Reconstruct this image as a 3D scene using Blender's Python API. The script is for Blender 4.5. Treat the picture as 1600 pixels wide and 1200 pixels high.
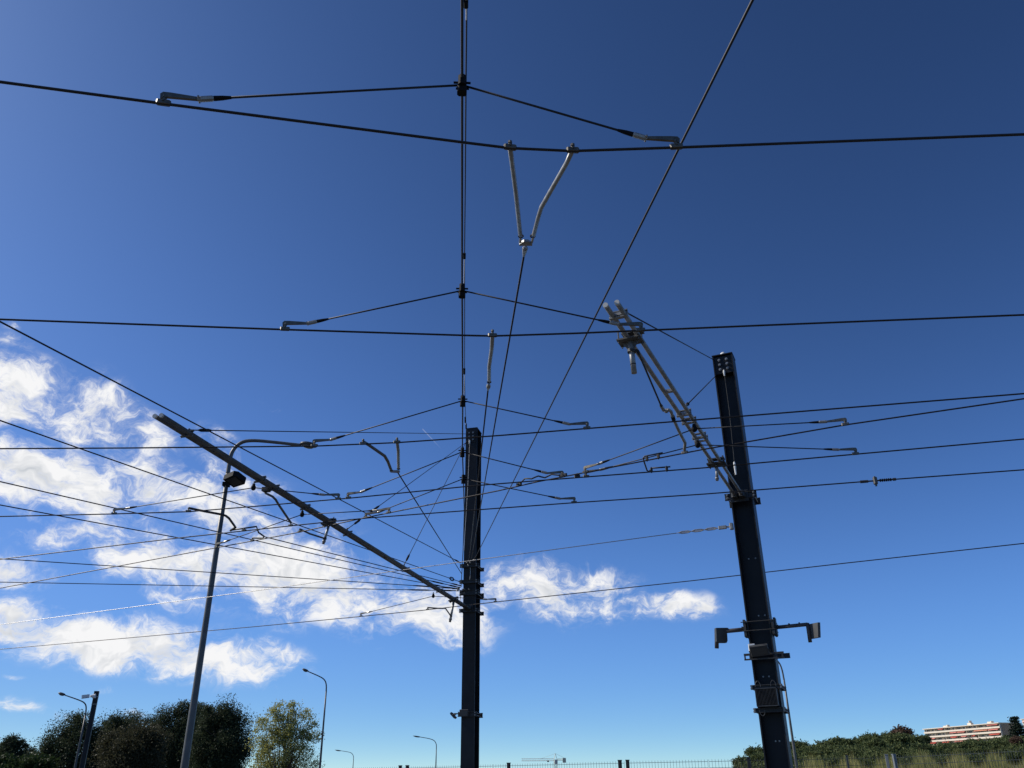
import bpy, math, random
import numpy as np
from mathutils import Vector, Matrix

for o in list(bpy.data.objects):
    bpy.data.objects.remove(o)
scene = bpy.context.scene
col = scene.collection
rnd = random.Random(7)
R = math.radians

# ------------------------------------------------------------------ camera
EYE = 1.6
FPX = 1290.0                      # focal length in photo pixels (1600 wide)
PITCH, ROLL = R(25.8), R(-0.6)
cp, sp, cr, sr = math.cos(PITCH), math.sin(PITCH), math.cos(ROLL), math.sin(ROLL)
V = Vector
up0 = V((0, -sp, cp)); fw = V((0, cp, sp)); rt0 = V((1, 0, 0))
rt = rt0 * cr + up0 * sr
up = up0 * cr - rt0 * sr
cam = bpy.data.cameras.new('camera')
cam.sensor_width = 36.0
cam.lens = FPX / 1600 * 36
cam.clip_start = 0.05
cam.clip_end = 20000
camo = bpy.data.objects.new('camera', cam)
m3 = Matrix((rt, up, -fw)).transposed()
camo.matrix_world = Matrix.Translation((0, 0, EYE)) @ m3.to_4x4()
col.objects.link(camo)
scene.camera = camo

# ------------------------------------------------------------------ sun and sky
SUN_AZ, SUN_EL = R(-78), R(38)    # azimuth from +Y towards +X
sd = V((math.sin(SUN_AZ) * math.cos(SUN_EL), math.cos(SUN_AZ) * math.cos(SUN_EL), math.sin(SUN_EL)))
sl = bpy.data.lights.new('sun', 'SUN')
sl.energy = 4.4
sl.angle = R(0.53)
sl.color = (1.0, 0.94, 0.85)
so = bpy.data.objects.new('sun', sl)
so.rotation_euler = sd.to_track_quat('Z', 'Y').to_euler()
so.location = (-40, -10, 60)
col.objects.link(so)

scene.view_settings.view_transform = 'Standard'
scene.view_settings.look = 'None'
scene.view_settings.exposure = 0.0
scene.view_settings.gamma = 1.0
scene.view_settings.use_curve_mapping = False
scene.render.engine = 'CYCLES'
scene.render.resolution_x = 1024
scene.render.resolution_y = 768


def ray(px, py):
    return rt * ((px - 800) / FPX) + up * (-(py - 600) / FPX) + fw


def P(px, py, h):
    """point of the place seen at a photo pixel, h metres above eye height"""
    r = ray(px, py)
    r = r * (h / r.z)
    return V((r.x, r.y, EYE + h))


def PD(px, py, d):
    """point of the place seen at a photo pixel, d metres ahead"""
    r = ray(px, py)
    r = r * (d / r.y)
    return V((r.x, r.y, EYE + r.z))


def azel(px, py):
    r = ray(px, py).normalized()
    return math.atan2(r.x, r.y), math.asin(r.z)


world = bpy.data.worlds.new('World')
scene.world = world
world.use_nodes = True
wt = world.node_tree
world.cycles.sampling_method = 'MANUAL'
world.cycles.sample_map_resolution = 256
wt.nodes.clear()


def wn(kind, **kw):
    n = wt.nodes.new(kind)
    for k, v in kw.items():
        setattr(n, k, v)
    return n


def wmath(op, a, b=None, c=None, clamp=False):
    n = wn('ShaderNodeMath', operation=op, use_clamp=clamp)
    for i, x in enumerate((a, b, c)):
        if x is None:
            continue
        if isinstance(x, (int, float)):
            n.inputs[i].default_value = x
        else:
            wt.links.new(x, n.inputs[i])
    return n.outputs[0]


def wvec(op, a, b=None, scale=None):
    n = wn('ShaderNodeVectorMath', operation=op)
    for i, x in enumerate((a, b)):
        if x is None:
            continue
        if isinstance(x, (tuple, list)):
            n.inputs[i].default_value = x
        else:
            wt.links.new(x, n.inputs[i])
    if scale is not None:
        n.inputs['Scale'].default_value = scale
    return n


def wsmooth(x, a, b):
    n = wn('ShaderNodeMapRange', interpolation_type='SMOOTHSTEP')
    wt.links.new(x, n.inputs[0])
    n.inputs[1].default_value = a
    n.inputs[2].default_value = b
    return n.outputs[0]


def wnoise(vec, scale, detail, rough, dist=0.0):
    n = wn('ShaderNodeTexNoise')
    n.noise_dimensions = '2D'
    n.inputs['Scale'].default_value = scale
    n.inputs['Detail'].default_value = detail
    n.inputs['Roughness'].default_value = rough
    n.inputs['Distortion'].default_value = dist
    wt.links.new(vec, n.inputs['Vector'])
    return n


sky = wn('ShaderNodeTexSky', sky_type='NISHITA')
sky.sun_disc = False
sky.sun_elevation = SUN_EL
sky.sun_rotation = SUN_AZ
sky.altitude = 20
sky.air_density = 0.48
sky.dust_density = 0.33
sky.ozone_density = 3.0
gam = wn('ShaderNodeGamma')
gam.inputs['Gamma'].default_value = 1.6
wt.links.new(sky.outputs[0], gam.inputs['Color'])
tint = wn('ShaderNodeMix', data_type='RGBA', blend_type='MULTIPLY')
tint.inputs[0].default_value = 1.0
tint.inputs[7].default_value = (1.55, 1.59, 1.40, 1)
wt.links.new(gam.outputs[0], tint.inputs[6])
# gentle shoulder so that the bright sky beside the sun does not clip
sepc = wn('ShaderNodeSeparateColor')
wt.links.new(tint.outputs[2], sepc.inputs[0])
SHOULDER = 0.87 / 0.066
shf = wmath('DIVIDE', SHOULDER, wmath('POWER', wmath('ADD', wmath('POWER', sepc.outputs[2], 3.0), SHOULDER ** 3), 1 / 3))
comc = wn('ShaderNodeVectorMath', operation='SCALE')
wt.links.new(tint.outputs[2], comc.inputs[0])
wt.links.new(shf, comc.inputs['Scale'])
bg_sky = wn('ShaderNodeBackground')
bg_sky.inputs['Strength'].default_value = 0.066
wt.links.new(comc.outputs[0], bg_sky.inputs['Color'])

tc = wn('ShaderNodeTexCoord')
sep = wn('ShaderNodeSeparateXYZ')
wt.links.new(tc.outputs['Generated'], sep.inputs[0])
w_az = wmath('ARCTAN2', sep.outputs[0], sep.outputs[1])
w_el = wmath('ARCSINE', sep.outputs[2])
comb = wn('ShaderNodeCombineXYZ')
wt.links.new(w_az, comb.inputs[0])
wt.links.new(w_el, comb.inputs[1])
uv = comb.outputs[0]
wz = wnoise(uv, 9.0, 3.0, 0.5)
warp = wvec('SCALE', wvec('SUBTRACT', wz.outputs['Color'], (0.5, 0.5, 0.5)).outputs[0], scale=0.05).outputs[0]
uvw = wvec('ADD', uv, warp).outputs[0]
wc = wnoise(uv, 42.0, 2.0, 0.5)
curl = wvec('SCALE', wvec('SUBTRACT', wc.outputs['Color'], (0.5, 0.5, 0.5)).outputs[0], scale=0.019).outputs[0]
uvc = wvec('ADD', uvw, curl).outputs[0]

# cloud banks: centre pixel, half length, half height (photo pixels), tilt, weight
BANKS = [
    (60, 616, 150, 44, 14, 1.10), (165, 644, 95, 40, 28, 1.06), (-60, 628, 110, 46, 0, 1.05), (30, 640, 90, 24, 8, 0.9), (225, 672, 50, 16, 28, 0.95),
    (90, 748, 160, 44, 4, 1.12), (230, 750, 90, 36, 14, 1.02), (-60, 760, 120, 60, 0, 1.1), (350, 728, 62, 36, 40, 0.98), (300, 775, 60, 28, 10, 0.75),
    (110, 848, 100, 28, 14, 0.98), (250, 885, 150, 46, 14, 1.12), (430, 885, 130, 72, 10, 1.16), (375, 805, 75, 48, -30, 1.02), (560, 930, 140, 56, 12, 1.12), (685, 965, 80, 48, 8, 1.04),
    (20, 888, 62, 26, 15, 0.92),
    (70, 985, 140, 40, 5, 1.22), (220, 1008, 160, 38, 7, 1.24), (375, 1030, 90, 30, 4, 1.16), (-60, 980, 120, 40, 0, 1.1),
    (775, 925, 40, 34, 0, 0.95), (835, 925, 78, 40, 16, 1.12), (940, 924, 84, 36, 12, 1.14), (1035, 943, 80, 22, 6, 1.08), (1095, 948, 34, 9, 4, 0.9), (890, 945, 90, 26, 4, 1.0),
    (75, 1108, 60, 11, 6, 0.86), (165, 1072, 32, 8, 6, 0.74), (22, 532, 36, 16, 30, 0.62),
    (5, 500, 34, 7, 5, 0.6), (422, 636, 15, 7, 10, 0.50), (402, 622, 12, 8, 10, 0.42), (215, 1112, 26, 7, 4, 0.66), (30, 1062, 20, 5, 4, 0.6),
    (-260, 640, 170, 80, 10, 1.0), (-300, 880, 220, 70, 5, 1.0), (-520, 760, 160, 90, 0, 1.0), (2050, 960, 190, 34, 5, 0.9),
]
cov = None
ROT = {}
for tq in (0, 7, 14, 25, 35, -30):                 # banks share a few rotated frames
    c_, s_ = math.cos(R(tq)), math.sin(R(tq))
    rx = wvec('DOT_PRODUCT', uvw, (c_, -s_, 0)).outputs['Value']
    ry = wvec('DOT_PRODUCT', uvw, (s_, c_, 0)).outputs['Value']
    cx_ = wn('ShaderNodeCombineXYZ')
    wt.links.new(rx, cx_.inputs[0])
    wt.links.new(ry, cx_.inputs[1])
    ROT[tq] = cx_.outputs[0]
for (bx, by, ha, hb, tilt, wgt) in BANKS:
    tq = min(ROT, key=lambda q_: abs(q_ - tilt))
    a0, e0 = azel(bx, by)
    t = R(tq)
    c_, s_ = math.cos(t), math.sin(t)
    ax, ex = azel(bx + ha * c_, by + ha * s_)
    ay, ey = azel(bx + hb * s_, by - hb * c_)
    la, lb = math.hypot(ax - a0, ex - e0), math.hypot(ay - a0, ey - e0)
    p0, p1 = a0 * c_ - e0 * s_, a0 * s_ + e0 * c_
    q = wn('ShaderNodeVectorMath', operation='MULTIPLY_ADD')
    wt.links.new(ROT[tq], q.inputs[0])
    q.inputs[1].default_value = (1 / la, 1 / lb, 0)
    q.inputs[2].default_value = (-p0 / la, -p1 / lb, 0)
    r2 = wvec('DOT_PRODUCT', q.outputs[0], q.outputs[0]).outputs['Value']
    g = wmath('MULTIPLY_ADD', r2, -0.72, math.log(wgt * 0.93))
    cov = g if cov is None else wmath('MAXIMUM', cov, g)
cov = wmath('EXPONENT', cov)


def cloud_density(vec, det):
    # stretch a little sideways, fine detail from fractal noise
    st = wvec('MULTIPLY', vec, (1.0, 1.75, 1.0)).outputs[0]
    n1 = wnoise(st, 19.0, det, 0.70, 0.0)
    n2 = wnoise(st, 11.0, 1.0, 0.5, 0.0)
    return wmath('ADD', wmath('MULTIPLY', wmath('SUBTRACT', n1.outputs[0], 0.5), 2.9),
                 wmath('MULTIPLY', wmath('SUBTRACT', n2.outputs[0], 0.5), 1.5)) if det > 5 else wmath('MULTIPLY', wmath('SUBTRACT', n1.outputs[0], 0.5), 2.9)


f0 = cloud_density(uvc, 10.0)
f1 = cloud_density(wvec('ADD', uvc, (-0.010, 0.016, 0)).outputs[0], 3.0)
dens = wmath('ADD', cov, f0)
# keep clear sky clear
alpha = wmath('MULTIPLY', wsmooth(dens, 0.32, 1.22), wsmooth(cov, 0.16, 0.55))
veil = wmath('MULTIPLY', wmath('MULTIPLY', wsmooth(dens, 0.10, 0.85), wsmooth(cov, 0.14, 0.6)), 0.28)
alpha = wmath('MAXIMUM', alpha, veil)
# short contrail left of the centre mast
ca, cb = azel(660, 670), azel(692, 704)
cl_ = math.hypot(cb[0] - ca[0], cb[1] - ca[1])
cd_ = ((cb[0] - ca[0]) / cl_, (cb[1] - ca[1]) / cl_)
cv = wvec('SUBTRACT', uv, (ca[0], ca[1], 0)).outputs[0]
along = wvec('DOT_PRODUCT', cv, (cd_[0], cd_[1], 0)).outputs['Value']
perp = wmath('ABSOLUTE', wvec('DOT_PRODUCT', cv, (-cd_[1], cd_[0], 0)).outputs['Value'])
trail = wmath('MULTIPLY', wsmooth(perp, 0.0009, 0.0001), wmath('MULTIPLY', wsmooth(along, -0.0005, 0.001), wsmooth(along, cl_, cl_ * 0.2)))
alpha = wmath('MAXIMUM', alpha, wmath("MULTIPLY", trail, 0.17))
thick = wsmooth(dens, 0.55, 1.5)
lit = wmath('ADD', wmath('MULTIPLY', wmath('SUBTRACT', f0, f1), 0.9), 0.54, clamp=True)
shade = wmath('SUBTRACT', 1.0, wmath('MULTIPLY', thick, wmath('MULTIPLY', wmath('SUBTRACT', 1.0, lit), 0.8)))
crgb = wn('ShaderNodeMix', data_type='RGBA')
crgb.inputs[6].default_value = (0.42, 0.47, 0.54, 1)
crgb.inputs[7].default_value = (0.98, 0.98, 0.99, 1)
wt.links.new(shade, crgb.inputs[0])
bg_cl = wn('ShaderNodeBackground')
bg_cl.inputs['Strength'].default_value = 0.95
wt.links.new(crgb.outputs[2], bg_cl.inputs['Color'])
mixs = wn('ShaderNodeMixShader')
wt.links.new(alpha, mixs.inputs[0])
wt.links.new(bg_sky.outputs[0], mixs.inputs[1])
wt.links.new(bg_cl.outputs[0], mixs.inputs[2])
wo = wn('ShaderNodeOutputWorld')
wt.links.new(mixs.outputs[0], wo.inputs['Surface'])

# ------------------------------------------------------------------ materials
MATS = {}


def mat(name, base, rough=0.5, metal=0.0, var=0.0, scale=6.0, bump=0.0, spec=0.5, dark=None):
    if name in MATS:
        return MATS[name]
    m = bpy.data.materials.new(name)
    m.use_nodes = True
    nt = m.node_tree
    b = nt.nodes['Principled BSDF']
    b.inputs['Roughness'].default_value = rough
    b.inputs['Metallic'].default_value = metal
    b.inputs['Specular IOR Level'].default_value = spec
    b.inputs['Base Color'].default_value = (*base, 1)
    if var or bump:
        tcn = nt.nodes.new('ShaderNodeTexCoord')
        no = nt.nodes.new('ShaderNodeTexNoise')
        no.inputs['Scale'].default_value = scale
        no.inputs['Detail'].default_value = 6
        nt.links.new(tcn.outputs['Object'], no.inputs['Vector'])
        if var:
            rp = nt.nodes.new('ShaderNodeValToRGB')
            d = dark or tuple(c * (1 - var) for c in base)
            rp.color_ramp.elements[0].position = 0.32
            rp.color_ramp.elements[1].position = 0.68
            rp.color_ramp.elements[0].color = (*d, 1)
            rp.color_ramp.elements[1].color = (*[min(1, c * (1 + var * 0.5)) for c in base], 1)
            nt.links.new(no.outputs[0], rp.inputs[0])
            nt.links.new(rp.outputs[0], b.inputs['Base Color'])
            mr = nt.nodes.new('ShaderNodeMapRange')
            mr.inputs[3].default_value = max(0.05, rough - 0.1)
            mr.inputs[4].default_value = min(1, rough + 0.12)
            nt.links.new(no.outputs[0], mr.inputs[0])
            nt.links.new(mr.outputs[0], b.inputs['Roughness'])
        if bump:
            bp = nt.nodes.new('ShaderNodeBump')
            bp.inputs['Strength'].default_value = bump
            bp.inputs['Distance'].default_value = 0.02
            nt.links.new(no.outputs[0], bp.inputs['Height'])
            nt.links.new(bp.outputs[0], b.inputs['Normal'])
    MATS[name] = m
    return m


def leaf_mat(name, c0, c1, c2, trans=0.35):
    m = bpy.data.materials.new(name)
    m.use_nodes = True
    nt = m.node_tree
    nt.nodes.clear()
    g = nt.nodes.new('ShaderNodeNewGeometry')
    rp = nt.nodes.new('ShaderNodeValToRGB')
    rp.color_ramp.elements[0].color = (*c0, 1)
    rp.color_ramp.elements[1].color = (*c2, 1)
    e = rp.color_ramp.elements.new(0.5)
    e.color = (*c1, 1)
    nt.links.new(g.outputs['Random Per Island'], rp.inputs[0])
    df = nt.nodes.new('ShaderNodeBsdfPrincipled')
    df.inputs['Roughness'].default_value = 0.5
    df.inputs['Specular IOR Level'].default_value = 0.08
    tr = nt.nodes.new('ShaderNodeBsdfTranslucent')
    mx = nt.nodes.new('ShaderNodeMixShader')
    mx.inputs[0].default_value = trans
    nt.links.new(rp.outputs[0], df.inputs['Base Color'])
    nt.links.new(rp.outputs[0], tr.inputs['Color'])
    nt.links.new(df.outputs[0], mx.inputs[1])
    nt.links.new(tr.outputs[0], mx.inputs[2])
    out = nt.nodes.new('ShaderNodeOutputMaterial')
    nt.links.new(mx.outputs[0], out.inputs['Surface'])
    return m


M_MAST = mat('anthracite_paint', (0.0200, 0.0210, 0.0230), 0.46, 0.0, 0.45, 2.2, 0.15, 0.22)
M_GALV = mat('galvanised_steel', (0.31, 0.31, 0.295), 0.45, 0.4, 0.35, 14.0)
M_GALVD = mat('shade_toned_galvanised_steel', (0.115, 0.113, 0.104), 0.6, 0.1, 0.35, 9.0)  # darker copy of the galvanised steel, left boom's shade put into its colour
M_ALU = mat('aluminium', (0.34, 0.34, 0.325), 0.42, 0.55, 0.2, 20.0)
M_BRONZE = mat('bronze_alloy', (0.17, 0.155, 0.125), 0.45, 0.6, 0.3, 20.0)
M_WIRE = mat('dark_copper_wire', (0.022, 0.018, 0.016), 0.45, 0.3, 0.2, 40.0)
M_ROPE = mat('black_synthetic_rope', (0.011, 0.011, 0.014), 0.6, 0.0)
M_STEELROPE = mat('bare_steel_rope', (0.52, 0.50, 0.46), 0.42, 0.5, 0.3, 60.0)
M_BLACK = mat('black_plastic', (0.010, 0.010, 0.011), 0.75, spec=0.15)
M_IRON = mat('dark_cast_iron', (0.045, 0.045, 0.045), 0.55, 0.3, 0.3, 20.0)
M_WHITE = mat('white_plastic', (0.75, 0.75, 0.72), 0.4)
M_GREY = mat('grey_housing', (0.05, 0.053, 0.055), 0.45, 0.0, 0.2, 8.0)
M_LENS = mat('lamp_glass', (0.10, 0.11, 0.11), 0.2)
M_POST = mat('lamp_post_paint', (0.115, 0.114, 0.108), 0.45, 0.15, 0.25, 5.0)
M_BARK = mat('bark', (0.10, 0.075, 0.055), 0.9, 0.0, 0.4, 5.0, 0.6)

# ------------------------------------------------------------------ mesh helpers


class MB:
    def __init__(self):
        self.v = []
        self.f = []
        self.smooth = True

    def tube(self, pts, r, seg=8, cap=True):
        pts = [V(p) for p in pts]
        n = len(pts)
        rs = r if isinstance(r, (list, tuple)) else [r] * n
        b0 = len(self.v)
        t0 = (pts[1] - pts[0]).normalized()
        ref = V((0, 0, 1)) if abs(t0.z) < 0.9 else V((1, 0, 0))
        u = t0.cross(ref).normalized()
        for i, p in enumerate(pts):
            if i == 0:
                t = pts[1] - pts[0]
            elif i == n - 1:
                t = pts[-1] - pts[-2]
            else:
                t = (pts[i + 1] - p).normalized() + (p - pts[i - 1]).normalized()
            t = t.normalized()
            u = (u - t * u.dot(t)).normalized()
            w = t.cross(u)
            for k in range(seg):
                a = 2 * math.pi * k / seg
                self.v.append(p + (u * math.cos(a) + w * math.sin(a)) * rs[i])
        for i in range(n - 1):
            for k in range(seg):
                a = b0 + i * seg + k
                b = b0 + i * seg + (k + 1) % seg
                self.f.append((a, b, b + seg, a + seg))
        if cap:
            self.f.append(tuple(b0 + k for k in reversed(range(seg))))
            self.f.append(tuple(b0 + (n - 1) * seg + k for k in range(seg)))
        return self

    def box(self, c, ax, ay, az, sx, sy, sz, bev=0.0):
        """oriented box, full sizes; chamfered along z edges when bev > 0"""
        c = V(c); ax = V(ax).normalized(); ay = V(ay).normalized(); az = V(az).normalized()
        b0 = len(self.v)
        hx, hy, hz = sx / 2, sy / 2, sz / 2
        if bev > 0:
            b = min(bev, hx * 0.9, hy * 0.9)
            ring = [(hx - b, -hy), (hx, -hy + b), (hx, hy - b), (hx - b, hy), (-hx + b, hy), (-hx, hy - b), (-hx, -hy + b), (-hx + b, -hy)]
        else:
            ring = [(hx, -hy), (hx, hy), (-hx, hy), (-hx, -hy)]
        n = len(ring)
        for z in (-hz, hz):
            for x, y in ring:
                self.v.append(c + ax * x + ay * y + az * z)
        for k in range(n):
            self.f.append((b0 + k, b0 + (k + 1) % n, b0 + n + (k + 1) % n, b0 + n + k))
        self.f.append(tuple(b0 + k for k in reversed(range(n))))
        self.f.append(tuple(b0 + n + k for k in range(n)))
        return self

    def ball(self, c, rx, ry=None, rz=None, ax=(1, 0, 0), ay=(0, 1, 0), az=(0, 0, 1), su=10, sv=7):
        ry = ry or rx; rz = rz or rx
        c = V(c); ax = V(ax); ay = V(ay); az = V(az)
        b0 = len(self.v)
        self.v.append(c + az * rz)
        for i in range(1, sv):
            th = math.pi * i / sv
            for k in range(su):
                a = 2 * math.pi * k / su
                self.v.append(c + ax * rx * math.sin(th) * math.cos(a) + ay * ry * math.sin(th) * math.sin(a) + az * rz * math.cos(th))
        self.v.append(c - az * rz)
        last = len(self.v) - 1
        for k in range(su):
            self.f.append((b0, b0 + 1 + k, b0 + 1 + (k + 1) % su))
            for i in range(sv - 2):
                a = b0 + 1 + i * su + k
                b = b0 + 1 + i * su + (k + 1) % su
                self.f.append((a, a + su, b + su, b))
            a = b0 + 1 + (sv - 2) * su
            self.f.append((a + k, last, a + (k + 1) % su))
        return self

    def ring(self, c, nrm, rad, r, seg=14, ts=6):
        c = V(c); nrm = V(nrm).normalized()
        ref = V((0, 0, 1)) if abs(nrm.z) < 0.9 else V((1, 0, 0))
        u = nrm.cross(ref).normalized(); w = nrm.cross(u)
        b0 = len(self.v)
        for i in range(seg):
            a = 2 * math.pi * i / seg
            d = u * math.cos(a) + w * math.sin(a)
            for k in range(ts):
                b = 2 * math.pi * k / ts
                self.v.append(c + d * (rad + r * math.cos(b)) + nrm * r * math.sin(b))
        for i in range(seg):
            for k in range(ts):
                self.f.append((b0 + i * ts + k, b0 + ((i + 1) % seg) * ts + k, b0 + ((i + 1) % seg) * ts + (k + 1) % ts, b0 + i * ts + (k + 1) % ts))
        return self

    def prism(self, outline, c, ax, ay, az, depth):
        """outline: list of (x, y) in the ax/ay plane, extruded along az, centred"""
        c = V(c); ax = V(ax).normalized(); ay = V(ay).normalized(); az = V(az).normalized()
        b0 = len(self.v); n = len(outline)
        for z in (-depth / 2, depth / 2):
            for x, y in outline:
                self.v.append(c + ax * x + ay * y + az * z)
        for k in range(n):
            self.f.append((b0 + k, b0 + (k + 1) % n, b0 + n + (k + 1) % n, b0 + n + k))
        self.f.append(tuple(b0 + k for k in reversed(range(n))))
        self.f.append(tuple(b0 + n + k for k in range(n)))
        return self

    def build(self, name, material, parent=None, smooth=False, org=None):
        if parent is not None:
            off = V(parent.location) if parent.parent is None else V(parent.parent.location) + V(parent.location)
        else:
            if org is None:
                lo = V((min(v.x for v in self.v), min(v.y for v in self.v), min(v.z for v in self.v)))
                hi = V((max(v.x for v in self.v), max(v.y for v in self.v), max(v.z for v in self.v)))
                org = V(((lo.x + hi.x) / 2, (lo.y + hi.y) / 2, lo.z))
            off = V(org)
        me = bpy.data.meshes.new(name)
        me.from_pydata([tuple(v - off) for v in self.v], [], self.f)
        if smooth:
            me.polygons.foreach_set('use_smooth', [len(p.vertices) == 4 or len(p.vertices) == 3 for p in me.polygons])
        me.materials.append(material)
        me.update()
        o = bpy.data.objects.new(name, me)
        col.objects.link(o)
        if parent is not None:
            o.parent = parent
        else:
            o.location = off
        return o


def thing(name, label, cat, loc, group=None):
    o = bpy.data.objects.new(name, None)
    o.empty_display_size = 0.2
    col.objects.link(o)
    o.location = loc
    o['label'] = label
    o['category'] = cat
    if group:
        o['group'] = group
    return o


def tag(o, label, cat, group=None):
    o['label'] = label
    o['category'] = cat
    if group:
        o['group'] = group
    return o


def lerp(a, b, t):
    return a + (b - a) * t


def sag_line(a, b, sag, n=10):
    return [lerp(a, b, i / n) - V((0, 0, 1)) * sag * 4 * (i / n) * (1 - i / n) for i in range(n + 1)]


UPV = V((0, 0, 1))


def frame_of(t):
    t = V(t).normalized()
    s = t.cross(UPV)
    s = s.normalized() if s.length > 1e-4 else V((1, 0, 0))
    return t, s, s.cross(t)


# ------------------------------------------------------------------ ground and hill
def ground():
    m = mat('gravel_ground', (0.085, 0.082, 0.075), 0.95, 0.0, 0.4, 0.35, 0.4)
    b = MB()
    b.v = [V((-6000, -6000, 0)), V((6000, -6000, 0)), V((6000, 6000, 0)), V((-6000, 6000, 0))]
    b.f = [(0, 1, 2, 3)]
    o = b.build('ground', m)
    o['kind'] = 'structure'


ground()


def hill_h(x, y):
    """wooded hill on the right, height above the plain"""
    a = math.degrees(math.atan2(x, y))
    d = math.hypot(x, y)
    t = min(1, max(0, (a - 11.0) / 14.0))
    t = t * t * (3 - 2 * t)
    s = min(1, max(0, (d - 230) / 200))
    s = s * s * (3 - 2 * s)
    s2 = min(1, max(0, (d - 460) / 240))
    s2 = s2 * s2 * (3 - 2 * s2)
    e = min(1, max(0, (1500 - d) / 500))
    return (10 * s + 8.5 * s2) * t * e + 1.2 * math.sin(x * 0.02) * s * t


def hill():
    m = mat('scrub_hillside', (0.10, 0.085, 0.05), 0.95, 0.0, 0.55, 0.05, 0.3, dark=(0.035, 0.05, 0.02))
    b = MB()
    na, nd = 60, 50
    for i in range(nd + 1):
        d = 225 + (1500 - 225) * (i / nd) ** 1.5
        for k in range(na + 1):
            a = R(8 + 62 * k / na)
            x, y = d * math.sin(a), d * math.cos(a)
            b.v.append(V((x, y, hill_h(x, y) - 0.25)))
    for i in range(nd):
        for k in range(na):
            q = i * (na + 1) + k
            b.f.append((q, q + 1, q + na + 2, q + na + 1))
    o = b.build('hill', m, smooth=True)
    o['kind'] = 'structure'


hill()

# ------------------------------------------------------------------ masts
GH = 3.6                              # contact wire height above eye
CM = PD(737.5, 905, 21.0)
CM = V((CM.x, CM.y, 0))
n_c = V((-0.23, -0.973, 0)).normalized()
RM = PD(1162, 790, 12.25)
RM = V((RM.x, RM.y, 0))
n_r = V((-0.40, -0.916, 0)).normalized()


def right_of(n):
    return V((-n.y, n.x, 0))


r_c, r_r = right_of(n_c), right_of(n_r)
ZC = PD(737, 674, 21.0).z
ZR = PD(1128, 556, 12.15).z


def h_section(wide, deep, tf, tw, web_faces):
    """outline in (r, n) axes; web_faces False: flanges front and back"""
    a, b = wide / 2, deep / 2
    if not web_faces:
        pts = [(-a, b), (a, b), (a, b - tf), (tw, b - tf), (tw, -b + tf), (a, -b + tf), (a, -b), (-a, -b), (-a, -b + tf), (-tw, -b + tf), (-tw, b - tf), (-a, b - tf)]
    else:
        pts = [(-a, b), (-a + tf, b), (-a + tf, tw), (a - tf, tw), (a - tf, b), (a, b), (a, -b), (a - tf, -b), (a - tf, -tw), (-a + tf, -tw), (-a + tf, -b), (-a, -b)]
    return pts


def bolts(parent, pts, n, r=0.012, ln=0.03, m=None):
    for p in pts:
        b = MB()
        b.tube([p, p + n * ln * 0.5], r * 1.7, 6)
        b.tube([p + n * ln * 0.5, p + n * ln], r, 6)
        b.build('bolt', m or M_ALU, parent)


def mast_clamp(root, c, n, r, z, hw, hd, bar=0.075, extra=0.085, name='clamp'):
    """pair of channel bars drawn together by threaded rods round the mast"""
    q = V((c.x, c.y, z))
    k = None
    for s in (1, -1):
        b = MB()
        # channel section: web with two lips
        x0, x1, h = hd + 0.027, hd + 0.067, bar / 2
        b.prism([(s * x0, -h), (s * x1, -h), (s * x1, -h + 0.01), (s * (x0 + 0.012), -h + 0.01), (s * (x0 + 0.012), h - 0.01), (s * x1, h - 0.01), (s * x1, h), (s * x0, h)], q, n, UPV, r, 2 * (hw + extra))
        o = b.build('clamp_bar', M_IRON, root)
        k = k or o
    for s in (1, -1):
        for e in (1, -1):
            t = MB()
            p = q + r * s * (hw + 0.035) + UPV * e * bar * 0.25
            t.tube([p + n * (hd + 0.10), p - n * (hd + 0.10)], 0.009, 6)
            t.tube([p + n * (hd + 0.062), p + n * (hd + 0.08)], 0.017, 6)
            t.tube([p - n * (hd + 0.062), p - n * (hd + 0.08)], 0.017, 6)
            t.build('tie_rod', M_GALV, k)
    return k


# centre mast
mast_c = thing('catenary_mast', 'tall dark steel mast in the middle of the picture with many clamped wires', 'mast', CM)
WC, DC = 0.32, 0.44
MB().prism([(x, y) for x, y in h_section(WC, DC, 0.026, 0.009, False)], CM + UPV * ZC / 2, r_c, n_c, UPV, ZC).build('beam', M_MAST, mast_c)
MB().box(CM + UPV * (ZC + 0.008), r_c, n_c, UPV, WC + 0.012, DC + 0.012, 0.016).build('cap_plate', M_MAST, mast_c)
MB().box(CM + n_c * (DC / 2 + 0.008) + UPV * (ZC - 0.24), r_c, n_c, UPV, 0.25, 0.014, 0.34).build('bolt_plate', M_MAST, mast_c)
bolts(mast_c, [CM + n_c * (DC / 2 + 0.015) + r_c * x + UPV * (ZC - dz) for x in (-0.055, 0.055) for dz in (0.14, 0.24, 0.34)], n_c, 0.014, 0.04)
MB().box(CM + UPV * 0.02, r_c, n_c, UPV, 0.62, 0.72, 0.04).build('base_plate', M_MAST, mast_c)
zc = lambda y: PD(737, y, 20.78).z
for y in (884, 909, 926, 954):
    mast_clamp(mast_c, CM, n_c, r_c, zc(y), WC / 2, DC / 2, 0.09 if y != 926 else 0.13)
for y, x in ((881, -0.03), (881, 0.05), (885, 0.0), (922, -0.09), (922, -0.13), (928, -0.1), (922, 0.02)):
    b = MB()
    p = V((CM.x, CM.y, zc(y))) + r_c * x + n_c * (DC / 2 + 0.06)
    b.tube([p, p + n_c * 0.07], 0.014, 6)
    b.ring(p + n_c * 0.09, UPV if x < 0 else r_c, 0.022, 0.007)
    b.build('eye_bolt', M_GALV, mast_c)
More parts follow.
